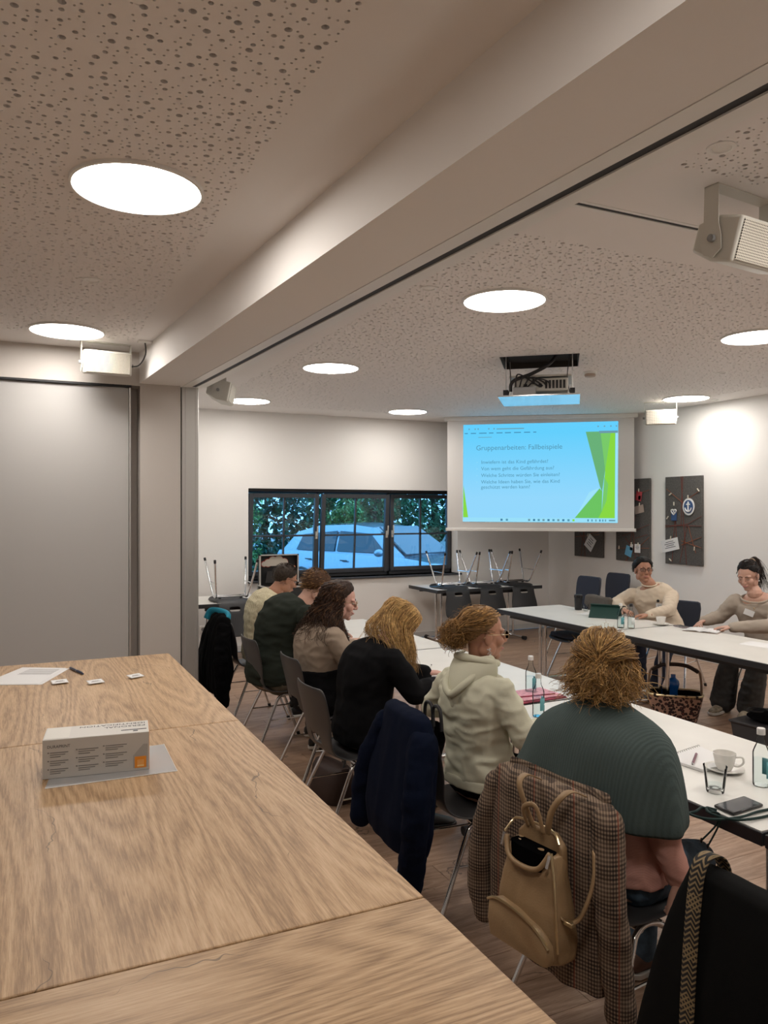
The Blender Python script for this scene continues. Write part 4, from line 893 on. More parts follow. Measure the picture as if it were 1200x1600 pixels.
def hand_mb(w, d, nrm, side, curl=(.35, .45, .3), spread=.06, sc=1.0, thumb=.6):
    """w wrist, d direction of the fingers, nrm out of the palm, side +1: thumb towards nrm x d"""
    w = V(w); d = V(d).normalized(); nrm = V(nrm); nrm = (nrm-d*nrm.dot(d)).normalized(); lat = nrm.cross(d).normalized()*side; m = MB()
    R = []
    for s, hw, ht in ((-.03, .026, .019), (0, .027, .018), (.03, .036, .017), (.06, .041, .015), (.085, .041, .012), (.092, .036, .008)):
        R.append([w+d*s*sc+lat*(hw*math.cos(a)*sc)+nrm*(ht*math.sin(a)*sc) for a in [2*PI*k/14 for k in range(14)]])
    m.loft(R)
    for k, (off, L, r) in enumerate(((.029, .070, .0085), (.0095, .079, .0088), (-.010, .073, .0083), (-.028, .057, .0074))):
        p = w+(d*.082+lat*off)*sc; dd = (d+lat*(spread*(1.5-k))).normalized(); ax = dd.cross(nrm).normalized(); pts = [p-dd*.02*sc, p]
        for j, f in enumerate((.46, .31, .23)):
            dd = (Matrix.Rotation(curl[j], 3, ax) @ dd).normalized(); p = p+dd*L*f*sc; pts.append(p)
        m.caps(pts, [r*sc*q for q in (1.05, 1.05, .97, .9, .78)], 8)
    p = w+(d*.022+lat*.026)*sc; dd = (d*.75+lat*thumb+nrm*.25).normalized(); pts = [p-dd*.015*sc, p+dd*.03*sc]; dd = (dd+d*.35).normalized(); pts.append(pts[-1]+dd*.032*sc); dd = (dd+d*.3+nrm*.1).normalized(); pts.append(pts[-1]+dd*.024*sc)
    m.caps(pts, [.013*sc, .0115*sc, .0105*sc, .0085*sc], 8)
    return m
TW = [(0, .150, .105), (.10, .172, .125), (.25, .165, .118), (.42, .142, .105), (.60, .155, .112), (.75, .172, .118), (.86, .165, .100), (.93, .125, .078), (1.0, .070, .060)]
def interp(tab, s):
    for a, b in zip(tab, tab[1:]):
        if a[0] <= s <= b[0]:
            f = (s-a[0])/(b[0]-a[0]); return [a[i]+(b[i]-a[i])*f for i in range(1, len(a))]
    return list(tab[-1][1:])
class Human:
    def __init__(h, name, label, pel, yaw, neck, head, hyaw, hpitch, skin, hroll=0, sw=.165, k=1.0, kd=1.0, twist=0, bulge=.03, hs=1.0, fem=False, pz=.545, sdrop=.055, anchor=None):
        h.t = thing('person', label, 'person', (pel[0], pel[1], 0)); h.sk = skin; h.yaw = yaw; h.k = k; h.kd = kd; h.fem = fem; h.hs = hs
        h.pel = V((pel[0], pel[1], pz)); h.neck = V(neck); h.f0 = yv(yaw); h.l0 = V((-h.f0.y, h.f0.x, 0)); h.f1 = yv(yaw+twist); h.l1 = V((-h.f1.y, h.f1.x, 0))
        h.M = head_M(head, hyaw, hpitch, hroll); h.head = V(head)
        ctr = [h.pel-V((0, 0, .08)), h.pel+V((0, 0, .03)), h.pel.lerp(h.neck, .35)-h.f0*bulge*.6+V((0, 0, .02)), h.pel.lerp(h.neck, .70)-h.f1*bulge, h.neck]
        h.sp = smoothpath(ctr, 5); L = [0]
        for a, b in zip(h.sp, h.sp[1:]): L.append(L[-1]+(b-a).length)
        h.ss = [x/L[-1] for x in L]
        sj = h.spine(.84); h.sh = {'L': sj+h.l1*sw*k-V((0, 0, sdrop-.055)), 'R': sj-h.l1*sw*k-V((0, 0, sdrop-.055))}
        h.hip = {'L': h.pel+h.l0*.085*k-V((0, 0, .01)), 'R': h.pel-h.l0*.085*k-V((0, 0, .01))}
        h.arm = {}; h.leg = {}; h.hands = []
    def spine(h, s):
        for i in range(len(h.ss)-1):
            if h.ss[i] <= s <= h.ss[i+1]: return h.sp[i].lerp(h.sp[i+1], (s-h.ss[i])/max(1e-6, h.ss[i+1]-h.ss[i]))
        return h.sp[-1].copy()
    def torso(h, mb, infl, s0=0, s1=1, flare=0):
        R = []; n = 12
        for i in range(n+1):
            s = s0+(s1-s0)*i/n; p = h.spine(s); t = (h.spine(min(1, s+.03))-h.spine(max(0, s-.03))).normalized(); lat = h.l0.lerp(h.l1, s).normalized(); lat = (lat-t*lat.dot(t)).normalized(); dp = t.cross(lat)
            w, d = interp(TW, s); w = w*h.k+infl+flare*(1-i/n); d = d*h.k*h.kd+infl+flare*(1-i/n); ring = []
            for j in range(24):
                a = 2*PI*j/24; c, q = math.cos(a), math.sin(a); e = .85; ring.append(p+lat*(w*math.copysign(abs(c)**e, c))+dp*(d*math.copysign(abs(q)**e, q)))
            R.append(ring)
        mb.loft(R); return mb
    def setarm(h, side, elbow, wrist): h.arm[side] = (V(elbow), V(wrist))
    def setleg(h, side, knee, ankle): h.leg[side] = (V(knee), V(ankle))
    def armmb(h, mb, side, r, infl, upto=1.0):
        s = h.sh[side]; e, w = h.arm[side]; k = h.k
        mb.caps([s, s.lerp(e, .5), e], [(.052*k+infl), (.048*k+infl), (.042*k+infl)], 14)
        end = e.lerp(w, upto); mb.caps([e, e.lerp(end, .5), end], [(.043*k+infl), (.037*k+infl), (.029+infl*.8 if upto > .9 else .036*k+infl)], 14)
    def hand(h, side, d, nrm, curl=(.35, .45, .3), thumb=.6, spread=.06, back=.0):
        w = h.arm[side][1]; h.hands.append(remesh(hand_mb(w-V(d).normalized()*back, d, nrm, -1 if side == 'L' else 1, curl, spread, 1.0 if not h.fem else .93, thumb), .0034, 2))
    def body(h, arms=True, legs=True):
        m = MB(); h.torso(m, -.012, 0, .97)
        for s in h.arm: h.armmb(m, s, 0, -.006)
        for s in h.leg:
            k_, a_ = h.leg[s]; m.caps([h.hip[s], k_], [.075*h.k, .055*h.k], 12); m.caps([k_, a_], [.053*h.k, .036*h.k], 12)
        ms = [remesh(m, .012, 2), remesh(head_mb(h.M, h.neck, h.hs, h.fem), .0042, 2, .4)]+h.hands
        r = joinmesh('body', ms); r.transform(h.t.matrix_basis.inverted()); return mkobj('body', r, h.sk, h.t, 180)
    def garment(h, mb, name, m, voxel=.0085, sm=4, amp=.006, scale=(9, 9, 14), seed=0, ridge=True, keep=None):
        r = remesh(mb, voxel, sm)
        if amp: folds(r, amp, scale, seed, ridge, keep)
        r.transform(h.t.matrix_basis.inverted()); return mkobj(name, r, m, h.t, 180)
    def top(h, name, m, infl=.014, sleeve=None, hem=.06, s1=.965, flare=0, **kw):
        mb = MB(); h.torso(mb, infl, hem, s1, flare)
        for s in h.arm: h.armmb(mb, s, 0, infl*.9, (sleeve or {}).get(s, .97))
        return h.garment(mb, name, m, **kw)
    def trousers(h, m, infl=.012, flare=0, name='trousers', **kw):
        mb = MB(); p = h.pel-V((0, 0, .005)); mb.ell(p, (.125*h.kd*h.k, .165*h.k, .095*h.k), 20, 12, Matrix.Rotation(h.yaw, 3, 'Z')); h.torso(mb, -.004, .02, .22)
        for s in h.leg:
            k_, a_ = h.leg[s]; mb.caps([h.hip[s], h.hip[s].lerp(k_, .5), k_], [(.088*h.k+infl), (.076*h.k+infl), (.058*h.k+infl)], 14)
            mb.caps([k_, k_.lerp(a_, .5), a_], [(.058*h.k+infl), (.050*h.k+infl+flare*.6), (.040*h.k+infl+flare)], 14)
        return h.garment(mb, name, m, amp=kw.pop('amp', .006), **kw)
    def shoe(h, side, d, m, sole='white_plastic', L=.27):
        a = h.leg[side][1]; d = V(d); d.z = 0; d.normalize(); lt = V((-d.y, d.x, 0)); z0 = .004; base = V((a.x, a.y, 0))-d*.07
        def rg(s, w, z1, z2): p = base+d*s; return [p+lt*(w*math.cos(q))+V((0, 0, (z1+z2)/2+(z2-z1)/2*math.sin(q))) for q in [2*PI*k/14 for k in range(14)]]
        u = MB().loft([rg(0, .022, .02, .07), rg(.02, .034, .016, .09), rg(.09, .038, .014, .10), rg(.15, .042, .014, .078), rg(.21, .044, .014, .058), rg(.25, .036, .014, .045), rg(.272, .015, .018, .035)]).build('shoe', m, h.t, True, smooth=180)
        def sg(s, w): p = base+d*s; return [p+lt*w+V((0, 0, z0)), p-lt*w+V((0, 0, z0)), p-lt*w+V((0, 0, .026)), p+lt*w+V((0, 0, .026))]
        q = MB().loft([sg(-.005, .02), sg(.02, .037), (sg(.09, .038)), sg(.15, .045), sg(.21, .047), sg(.255, .038), sg(.28, .015)]); q.build('shoe_sole', sole, h.t, True, bevel=.004)
def surf(M, az, el, r=1.0, off=0.0, sc=1.0):     # point on the skull, az from the face (deg, + left), el up
    a, e = math.radians(az), math.radians(el); d = V((math.cos(e)*math.cos(a), math.cos(e)*math.sin(a), math.sin(e)))
    return M @ (V((-.014+d.x*(.100*r+off), d.y*(.080*r+off), .028+d.z*(.090*r+off)*(1 if d.z > 0 else 1.12)))*sc)
knit('teal_knit', (.074, .100, .097), 105, 'Y', .3, var=.09); knit('hoodie_cloth', (.60, .59, .46), 300, 'Z', .02, var=.04); knit('black_knit', (.005, .005, .006), 260, 'Z', .08); knit('beige_knit', (.33, .26, .20), 260, 'Z', .25)
knit('green_cotton', (.022, .027, .021), 500, 'Z', .05, var=.08); waffle('cream_waffle', (.58, .52, .36), (.28, .24, .14), 105); knit('cream_cotton', (.66, .56, .44), 300, 'Z', .1, var=.05); knit('grey_knit', (.42, .36, .30), 240, 'Z', .2, var=.06); knit('pink_fluff', (.64, .34, .28), 400, 'Z', .3, var=.10)
mat('jeans', (.06, .10, .145), .85, var=.25, vscale=40, bump=.15, bscale=400); mat('black_cloth', (.005, .005, .006), .9, spec=.1, bump=.15, bscale=200); mat('grey_denim', (.045, .046, .046), .85, var=.2, vscale=30); mat('navy_trouser', (.012, .016, .035), .85); mat('khaki', (.10, .085, .06), .85, var=.15)
mat('shoe_black', (.012, .012, .013), .5); mat('shoe_beige', (.36, .30, .22), .7, var=.5, vscale=35); mat('shoe_brown', (.12, .06, .04), .6); mat('shoe_tan', (.3, .2, .14), .6)
hairmat('hair_darkbrown', (.030, .014, .008)); hairmat('hair_brown', (.085, .040, .018)); hairmat('hair_golden', (.21, .115, .045)); hairmat('hair_black', (.008, .007, .007)); hairmat('hair_grey', (.040, .028, .020)); hairmat('hair_blond', (.56, .36, .15)); hairmat('hair_blond_dark', (.33, .19, .075)); hairmat('hair_honey', (.40, .22, .075)); hairmat('hair_ash', (.26, .155, .072)); hairmat('hair_light', (.58, .36, .14))
rnd = random.Random(21)
def stuffh(o): o['kind'] = 'stuff'; return o
def table_hand_z(): return TZ+.022
# ---------------------------------------------------------------- green poncho, seen from behind
H6 = Human('p', 'person in a teal poncho over a pink sweater, seen from behind', (1.83, 2.02), .24, (1.775, 2.03, 1.075), (1.805, 2.05, 1.188), .72, .12, 'skin_b', sw=.142, k=.95, fem=True, twist=.04)
H6.setarm('R', (1.815, 1.825, .80), (1.87, 1.79, .585)); H6.setarm('L', (1.70, 2.28, .82), (1.95, 2.48, .76))
H6.setleg('R', (2.20, 2.02, .49), (2.08, 1.93, .09)); H6.setleg('L', (2.17, 2.25, .49), (2.12, 2.20, .09))
H6.hand('R', (.25, .02, -.95), (-.3, .9, 0), (.5, .6, .5)); H6.body()
H6.top('sweater', 'pink_fluff', .017, hem=.10, amp=.008, seed=2)
H6.trousers('jeans'); H6.shoe('R', (1, -.15, 0), 'shoe_brown'); H6.shoe('L', (1, .1, 0), 'shoe_brown')
def poncho(h):
    m = MB(); R = []; ctr = h.neck.copy(); l, f = h.l1, h.f1
    # rings from collar to hem: (z, half width right, half width left, back depth, front depth)
    for z, wr, wl, db, df, sk in ((1.125, .062, .062, .060, .058, 0), (1.10, .072, .074, .072, .066, 0), (1.075, .115, .118, .098, .09, 0), (1.045, .185, .19, .134, .12, 0), (1.0, .238, .245, .162, .16, 0), (.94, .258, .275, .178, .18, 0), (.88, .272, .30, .188, .185, 0), (.825, .284, .32, .195, .19, .5), (.785, .290, .33, .198, .19, 1.0)):
        ring = []
        for j in range(48):
            a = 2*PI*j/48; c, q = math.cos(a), math.sin(a); w = wl if c > 0 else wr; d = df if q > 0 else db
            fold = .010*math.sin(a*9+z*4)*max(0, (1.05-z)*3.2)
            p = V((ctr.x, ctr.y, 0))+l*(w+fold)*c+f*(d+fold)*q; p.z = z-sk*(.055*max(0, -c)-.05*max(0, c))
            ring.append(p)
        R.append(ring)
    m.loft(R, cap=False); o = m.build('poncho', 'teal_knit', h.t, True, smooth=180, solid=.008, sub=1); return o
poncho(H6)
def hair6(t, M):
    hair_cap(t, M, 1.0, 'hair_ash', .016, [(0, 35), (40, 32), (62, 10), (75, -10), (95, -35), (130, -58), (180, -62)], .008, 4)
    R3 = M.to_3x3(); tie = M @ V((-.130, 0, .035)); A, Bm, Cc = MB(), MB(), MB(); G = (A, Bm, Cc)
    for i in range(598):                      # pulled back to the tie
        az = rnd.uniform(-180, 180); el = rnd.uniform(10, 85); bul = rnd.uniform(.0, .016)
        p0 = surf(M, az, el, 1, .016); a2 = math.copysign(180-(180-abs(az))*.62, az); p1 = surf(M, a2, el*.95+4, 1, .024+bul); a3 = math.copysign(180-(180-abs(az))*.25, az); p2 = surf(M, a3, el*.55+8, 1, .030+bul)
        e = tie+V((rnd.gauss(0, .008), rnd.gauss(0, .008), rnd.gauss(0, .008)))
        strand(G[i % 3], [p0, p1, p2, e], rnd.uniform(.0018, .0040), 4, .003, 1.2, rnd.uniform(0, 6), tip=.6)
    for i in range(965):                      # loose curls hanging below
        az = rnd.choice((-1, 1))*rnd.uniform(80, 180); el = rnd.uniform(-45, 22); p0 = surf(M, az, el, 1, .012); o = (p0-M @ V((-.02, 0, .02))); o.z *= .3; o.normalize()
        ln = rnd.uniform(.05, .085)*(1 if el > -20 else .6); sw_ = V((rnd.gauss(0, .012), rnd.gauss(0, .012), 0)); p1 = p0+o*rnd.uniform(.008, .026)+V((0, 0, -ln*.25)); p2 = p1+V((0, 0, -ln*.5))+sw_+o*rnd.uniform(-.006, .014); p3 = p2+V((0, 0, -ln*.25))+sw_*1.5+o*rnd.gauss(0, .012)
        strand(G[i % 3], [p0, p1, p2, p3], rnd.uniform(.0016, .0034), 4, rnd.uniform(.004, .011), rnd.uniform(.8, 2.0), rnd.uniform(0, 6), tip=.35)
    for i in range(206):                       # short tail of the tie
        d = (R3 @ V((-.8, rnd.gauss(0, .7), rnd.gauss(-.7, .5)))).normalized(); p1 = tie+d*rnd.uniform(.015, .032); p2 = p1+V((rnd.gauss(0, .014), rnd.gauss(0, .014), rnd.uniform(-.04, -.005)))
        strand(G[(i*2) % 3], [tie, p1, p2, p2+V((rnd.gauss(0, .012), rnd.gauss(0, .012), rnd.gauss(-.01, .012)))], .0022, 4, .007, 1.4, rnd.uniform(0, 6), tip=.3)
    for i in range(252):                      # flyaways
        az, el = rnd.uniform(-180, 180), rnd.uniform(-30, 85); p0 = surf(M, az, el, 1, .022); o = (p0-M @ V((0, 0, .02))).normalized(); p1 = p0+o*rnd.uniform(.006, .018)+V((rnd.gauss(0, .012), rnd.gauss(0, .012), rnd.gauss(0, .01)))
        strand(G[i % 3], [p0, p1, p1+V((rnd.gauss(0, .015), rnd.gauss(0, .015), rnd.gauss(0, .012)))], .0007, 3, .003, 1.5, rnd.uniform(0, 6))
    stuffh(A.build('hair_strands', 'hair_honey', t, True, smooth=180)); stuffh(Bm.build('hair_strands', 'hair_ash', t, True, smooth=180)); stuffh(Cc.build('hair_strands', 'hair_light', t, True, smooth=180))
    MB().tube([tie+(R3 @ V((.006, .014*math.cos(a), .014*math.sin(a)))) for a in [2*PI*k/14 for k in range(14)]], .004, 6, True).build('hair_tie', 'hair_honey', t, True)
hair6(H6.t, H6.M)
# ---------------------------------------------------------------- cream hoodie
H5 = Human('p', 'person in a pale hoodie sitting by the two near water bottles', (1.87, 2.93), .22, (1.868, 2.945, 1.045), (1.895, 2.945, 1.185), -.22, .05, 'skin_c', sw=.165, k=.95, fem=True, hs=.98)
H5.setarm('R', (1.945, 2.70, .775), (2.16, 2.82, .775)); H5.setarm('L', (1.80, 3.24, .80), (2.08, 3.16, .78))
H5.setleg('R', (2.27, 2.88, .49), (2.20, 2.86, .09)); H5.setleg('L', (2.27, 3.08, .49), (2.26, 3.1, .09))
H5.hand('R', (.9, .3, 0), (0, 0, -1)); H5.hand('L', (.95, -.2, 0), (0, 0, -1)); H5.body(); face(H5.t, H5.M, .98, True)
H5.top('hoodie', 'hoodie_cloth', .020, hem=.16, amp=.012, scale=(7, 7, 15), seed=5, sm=3)
mb = MB(); H5.torso(mb, .022, .10, .20); H5.garment(mb, 'hoodie_waistband', 'hoodie_cloth', amp=.003)
def hood(h, m):
    q = MB(); n = h.neck; l, f = h.l1, h.f1; P = []
    for s, (dz, w, d, sag) in enumerate(((.035, .078, .055, 0), (.03, .098, .085, 0), (.0, .12, .118, .02), (-.05, .118, .155, .05), (-.11, .085, .165, .05), (-.165, .035, .160, .02))):
        R = []
        for k in range(17):
            a = PI+PI*k/16; R.append(n+l*(w*math.cos(a)*-1)+f*(d*math.sin(a))+V((0, 0, dz-sag*abs(math.sin(a))*.3+.02*abs(math.cos(a)))))
        P.append(R)
    q.grid(P); q.build('hood', m, h.t, True, smooth=180, solid=.014, sub=2)
    q = MB(); q.tube([n+l*(.10*math.cos(a))+f*(.075*math.sin(a)-.012)+V((0, 0, .028-.018*math.sin(a))) for a in [2*PI*k/28 for k in range(28)]], .017, 10, True); q.build('hood_rim', m, h.t, True, smooth=180)
    q = MB(); q.tube(smoothpath([n+l*.085+f*-.03+V((0, 0, .02)), n+l*.055-f*.15+V((0, 0, -.06)), n-f*.172+V((0, 0, -.105)), n-l*.055-f*.15+V((0, 0, -.06)), n-l*.085-f*.03+V((0, 0, .02))], 6), .016, 8); q.build('hood_fold', m, h.t, True, smooth=180)
hood(H5, 'hoodie_cloth')
H5.trousers('black_cloth'); H5.shoe('R', (1, 0, 0), 'shoe_black'); H5.shoe('L', (1, 0, 0), 'shoe_black')
glasses(H5.t, H5.M, .98, 'glasses_gold', .0013)
def hair5(t, M):
    hair_cap(t, M, .98, 'hair_golden', .010, [(0, 40), (35, 38), (60, 20), (80, 6), (92, -2), (105, -10), (130, -30), (180, -42)], .004, 6)
    bun = M @ V((-.140, .01, -.005)); A, Bm = MB(), MB()
    for i in range(299):
        az = rnd.uniform(-180, 180); el = rnd.uniform(32, 80) if abs(az) < 70 else rnd.uniform(-10, 70)
        p0 = surf(M, az, el, 1, .010); p1 = surf(M, math.copysign(180-(180-abs(az))*.45, az), el*.6, 1, .018)
        strand((A, Bm)[i % 2], [p0, p1, bun+V((rnd.gauss(0, .015), rnd.gauss(0, .015), rnd.gauss(0, .015)))], .0038, 4, .002, 1, rnd.uniform(0, 6), tip=.7)
    for i in range(758):
        d = V((rnd.gauss(0, 1), rnd.gauss(0, 1), rnd.gauss(0, 1))).normalized(); r = rnd.uniform(.035, .072); p0 = bun+d*.012; d2 = V((rnd.gauss(0, 1), rnd.gauss(0, 1), rnd.gauss(0, 1))).normalized(); p1 = bun+d*r; p2 = bun+(d+d2*.7).normalized()*r*1.05+V((0, 0, -.008)); p3 = bun+(d+d2*1.3).normalized()*r*rnd.uniform(.8, 1.3)+V((0, 0, -.012))
        strand((A, Bm)[i % 2], [p0, p1, p2, p3], rnd.uniform(.0014, .0030), 4, .006, 1.5, rnd.uniform(0, 6), tip=.3)
    for i in range(138):
        az, el = rnd.uniform(90, 260), rnd.uniform(-45, 60); p0 = surf(M, az, el, 1, .012); p1 = p0+(M.to_3x3() @ V((-.03, 0, rnd.uniform(-.03, .02))))+V((rnd.gauss(0, .01), rnd.gauss(0, .01), 0)); strand((A, Bm)[i % 2], [p0, p1, p1+V((rnd.gauss(-.01, .015), rnd.gauss(0, .015), rnd.gauss(-.01, .015)))], .0009, 3, .003, 1, 0)
    stuffh(A.build('hair_strands', 'hair_honey', t, True, smooth=180)); stuffh(Bm.build('hair_strands', 'hair_golden', t, True, smooth=180))
    e = M @ V((-.002, -.086, -.05)); q = MB()
    for k in range(26): q.ell(e+V((rnd.gauss(0, .006), rnd.gauss(0, .004), -.003-.0021*k)), rnd.uniform(.0022, .004), 6, 4)
    q.build('earring', mat('earring_silver', (.85, .82, .80), .25, .6), t, True); bpy.data.objects
hair5(H5.t, H5.M)
# ---------------------------------------------------------------- blonde in black
H4 = Human('p', 'person in a black sweater bending over a notebook', (1.70, 3.86), .10, (1.845, 3.87, 1.000), (1.935, 3.87, 1.105), .05, .75, 'skin_d', sw=.165, k=1.05, fem=True, bulge=.07)
H4.setarm('R', (1.90, 3.62, .775), (2.17, 3.74, TZ+.035)); H4.setarm('L', (1.95, 4.12, .80), (2.20, 4.05, TZ+.035))
H4.setleg('R', (2.10, 3.78, .49), (1.98, 3.72, .09)); H4.setleg('L', (2.10, 4.0, .49), (2.05, 3.98, .09))
H4.hand('R', (1, .25, -.02), (0, 0, -1), (.25, .35, .2)); H4.hand('L', (1, -.1, -.02), (0, 0, -1), (.25, .35, .2)); H4.body(); face(H4.t, H4.M, 1, True, closed=True)
H4.top('sweater', 'black_knit', .022, hem=.03, amp=.010, scale=(6, 6, 9), seed=8); H4.trousers('black_cloth'); H4.shoe('R', (1, -.2, 0), 'shoe_black', 'shoe_black'); H4.shoe('L', (1, 0, 0), 'shoe_black', 'shoe_black')
def long_hair(t, M, cols, n, length, fwd=.0, spread=.02, wav=.006, seed=1, azr=(-175, 175), rad=.004, hang=V((0, 0, -1)), out=.02, part=0, sc=1, freq=2, frontmin=60, thick=.014, capline=None, hum=None):
    def push(p):
        if hum is None: return p
        b_ = min(range(41), key=lambda q: (hum.spine(q/40)-p).length); s_ = b_/40; c = hum.spine(s_); w, d_ = interp(TW, s_); w = w*hum.k+.055; d_ = d_*hum.k*hum.kd+.045; lat = hum.l0.lerp(hum.l1, s_).normalized(); f_ = hum.f0.lerp(hum.f1, s_).normalized(); v = p-c; a = v.dot(lat)/w; b = v.dot(f_)/d_; q = math.hypot(a, b)
        return p if q >= 1 or q < 1e-4 else p+lat*(a/q-a)*w+f_*(b/q-b)*d_
    r = random.Random(seed); hair_cap(t, M, sc, cols[0], thick, capline, .006, seed); G = [MB() for _ in cols]; R3 = M.to_3x3()
    for i in range(int(n*2.2)):
        az = r.uniform(-180, 180)
        if abs(az) < frontmin: az = math.copysign(frontmin+r.uniform(0, 40), az)
        top_ = surf(M, az*.25+r.uniform(-8, 8), 78, 1, .014, sc); mid = surf(M, az, 28, 1, .020+r.uniform(0, .012), sc); low = surf(M, az, -18, 1, out+r.uniform(0, .012), sc)
        L = length*r.uniform(.72, 1.08); o = (low-M @ V((0, 0, 0))); o.z = 0; o.normalize(); e1 = low+hang*L*.5+o*r.uniform(-.005, spread); e2 = low+hang*L+o*r.uniform(-.02, spread)+V((r.gauss(0, .012), r.gauss(0, .012), 0))
        strand(G[i % len(cols)], [top_, mid, low, push(e1), push(e2)], rad*r.uniform(.6, 1.2), 4, wav*r.uniform(.4, 1.3), freq*r.uniform(.7, 1.3), r.uniform(0, 6), tip=.25, steps=4)
    for g, c in zip(G, cols): stuffh(g.build('hair_strands', c, t, True, smooth=180))
long_hair(H4.t, H4.M, ['hair_blond_dark', 'hair_blond', 'hair_light'], 380, .23, wav=.007, seed=4, hang=V((.05, 0, -1)).normalized(), spread=.03, frontmin=55, hum=H4)
# ---------------------------------------------------------------- dark curly hair
H3 = Human('p', 'person in a beige and black sweater sitting upright at the near row', (1.74, 4.66), .10, (1.80, 4.67, 1.025), (1.905, 4.665, 1.150), -.38, .22, 'skin_d', sw=.17, k=1.05, fem=True, bulge=.04)
H3.setarm('R', (1.87, 4.43, .775), (2.13, 4.52, TZ+.04)); H3.setarm('L', (1.95, 4.93, .82), (2.20, 4.86, TZ+.04))
H3.setleg('R', (2.14, 4.58, .49), (2.02, 4.54, .09)); H3.setleg('L', (2.14, 4.8, .49), (2.1, 4.78, .09))
H3.hand('R', (1, .2, -.02), (0, 0, -1)); H3.hand('L', (1, -.2, -.02), (0, 0, -1)); H3.body(); face(H3.t, H3.M, 1, True, 1.2)
glasses(H3.t, H3.M, 1, 'glasses_gold', .0014)
H3.top('sweater', 'beige_knit', .020, hem=.28, amp=.008, seed=3)
mb = MB(); H3.torso(mb, .034, .02, .47); H3.garment(mb, 'sweater_lower', 'black_knit', amp=.008, seed=4)
mb = MB(); mb.tube([H3.neck+V((.078*math.cos(a), .085*math.sin(a), .012+.01*math.cos(a))) for a in [2*PI*k/24 for k in range(24)]], .020, 8, True); mb.build('collar', 'black_knit', H3.t, True, smooth=180)
H3.trousers('khaki'); H3.shoe('R', (1, -.1, 0), 'shoe_black'); H3.shoe('L', (1, 0, 0), 'shoe_black')
p = H3.spine(.66)+H3.f1*.155-H3.l1*.10; MB().box(p, (.004, .075, .05), Matrix.Rotation(H3.yaw-.6, 3, 'Z')).build('name_badge', 'paper', H3.t, True)
long_hair(H3.t, H3.M, ['hair_darkbrown', 'hair_brown', 'hair_darkbrown'], 620, .235, wav=.020, seed=9, spread=.025, rad=.0062, freq=4.2, frontmin=82, out=.034, thick=.022, hang=V((-.06, 0, -1)).normalized(), hum=H3)
# ---------------------------------------------------------------- green shirt man
H2 = Human('p', 'person in a dark green shirt bending low over the table', (1.70, 5.46), .05, (1.925, 5.46, 1.055), (2.03, 5.46, 1.165), .12, .55, 'skin_b', sw=.20, k=1.36, kd=1.15, bulge=.09, hs=1.02)
H2.setarm('R', (1.98, 5.17, .79), (2.24, 5.30, TZ+.035)); H2.setarm('L', (2.0, 5.77, .80), (2.26, 5.66, TZ+.035))
H2.setleg('R', (2.14, 5.36, .50), (1.98, 5.30, .09)); H2.setleg('L', (2.14, 5.6, .50), (2.06, 5.62, .09))
H2.hand('R', (1, .2, -.02), (0, 0, -1)); H2.hand('L', (1, -.2, -.02), (0, 0, -1)); H2.body(); face(H2.t, H2.M, 1.02)
H2.top('shirt', 'green_cotton', .016, sleeve={'R': .05, 'L': .05}, hem=.05, amp=.012, scale=(4, 4, 13), seed=6); H2.trousers('khaki'); H2.shoe('R', (1, -.1, 0), 'shoe_black'); H2.shoe('L', (1, 0, 0), 'shoe_black')
hair_cap(H2.t, H2.M, 1.02, 'hair_brown', .016, [(0, 36), (35, 32), (60, 10), (78, -12), (92, -30), (105, -34), (130, -52), (180, -62)], .006, 2)
def tufts(t, M, cols, n, ln, seed, azr=180, el0=-25, rad=.003, dirf=-.6, sc=1):
    r = random.Random(seed); G = [MB() for _ in cols]; R3 = M.to_3x3()
    for i in range(int(n*1.8)):
        az = r.uniform(-azr, azr); el = r.uniform(48 if abs(az) < 55 else (15 if abs(az) < 80 else el0), 85); p0 = surf(M, az, el, 1, .006, sc); o = (p0-M @ V((-.01, 0, .02))).normalized(); d = (R3 @ V((dirf, r.gauss(0, .3), -.35 if el < 40 else .0))); p1 = p0+o*.012+d*ln*.4; strand(G[i % len(cols)], [p0, p1, p1+d*ln*.6+o*-.004], rad, 4, .001, 1, 0, tip=.3)
    for g, c in zip(G, cols): stuffh(g.build('hair_strands', c, t, True, smooth=180))
tufts(H2.t, H2.M, ['hair_brown', 'hair_honey', 'hair_brown'], 520, .045, 5, el0=-48)
# ---------------------------------------------------------------- cream waffle shirt man
H1 = Human('p', 'person in a cream waffle-knit shirt at the far end of the near row', (1.84, 6.30), .05, (1.965, 6.30, 1.055), (2.06, 6.30, 1.155), .02, .42, 'skin_c', sw=.18, k=1.12, bulge=.07)
H1.setarm('R', (2.02, 6.03, .79), (2.26, 6.15, TZ+.035)); H1.setarm('L', (2.02, 6.58, .80), (2.26, 6.46, TZ+.035))
H1.setleg('R', (2.24, 6.22, .49), (2.14, 6.18, .09)); H1.setleg('L', (2.24, 6.42, .49), (2.2, 6.42, .09))
H1.hand('R', (1, .2, -.02), (0, 0, -1)); H1.hand('L', (1, -.2, -.02), (0, 0, -1)); H1.body(); face(H1.t, H1.M, 1)
H1.top('shirt', 'cream_waffle', .016, hem=.05, amp=.008, seed=7); H1.trousers('navy_trouser'); H1.shoe('R', (1, 0, 0), 'shoe_black'); H1.shoe('L', (1, 0, 0), 'shoe_black')
hair_cap(H1.t, H1.M, 1, 'hair_grey', .008, [(0, 38), (35, 34), (60, 12), (78, -8), (92, -24), (105, -28), (130, -46), (180, -56)], .003, 3); tufts(H1.t, H1.M, ['hair_grey', 'hair_darkbrown'], 420, .02, 8, el0=-45, rad=.0018); glasses(H1.t, H1.M, 1)
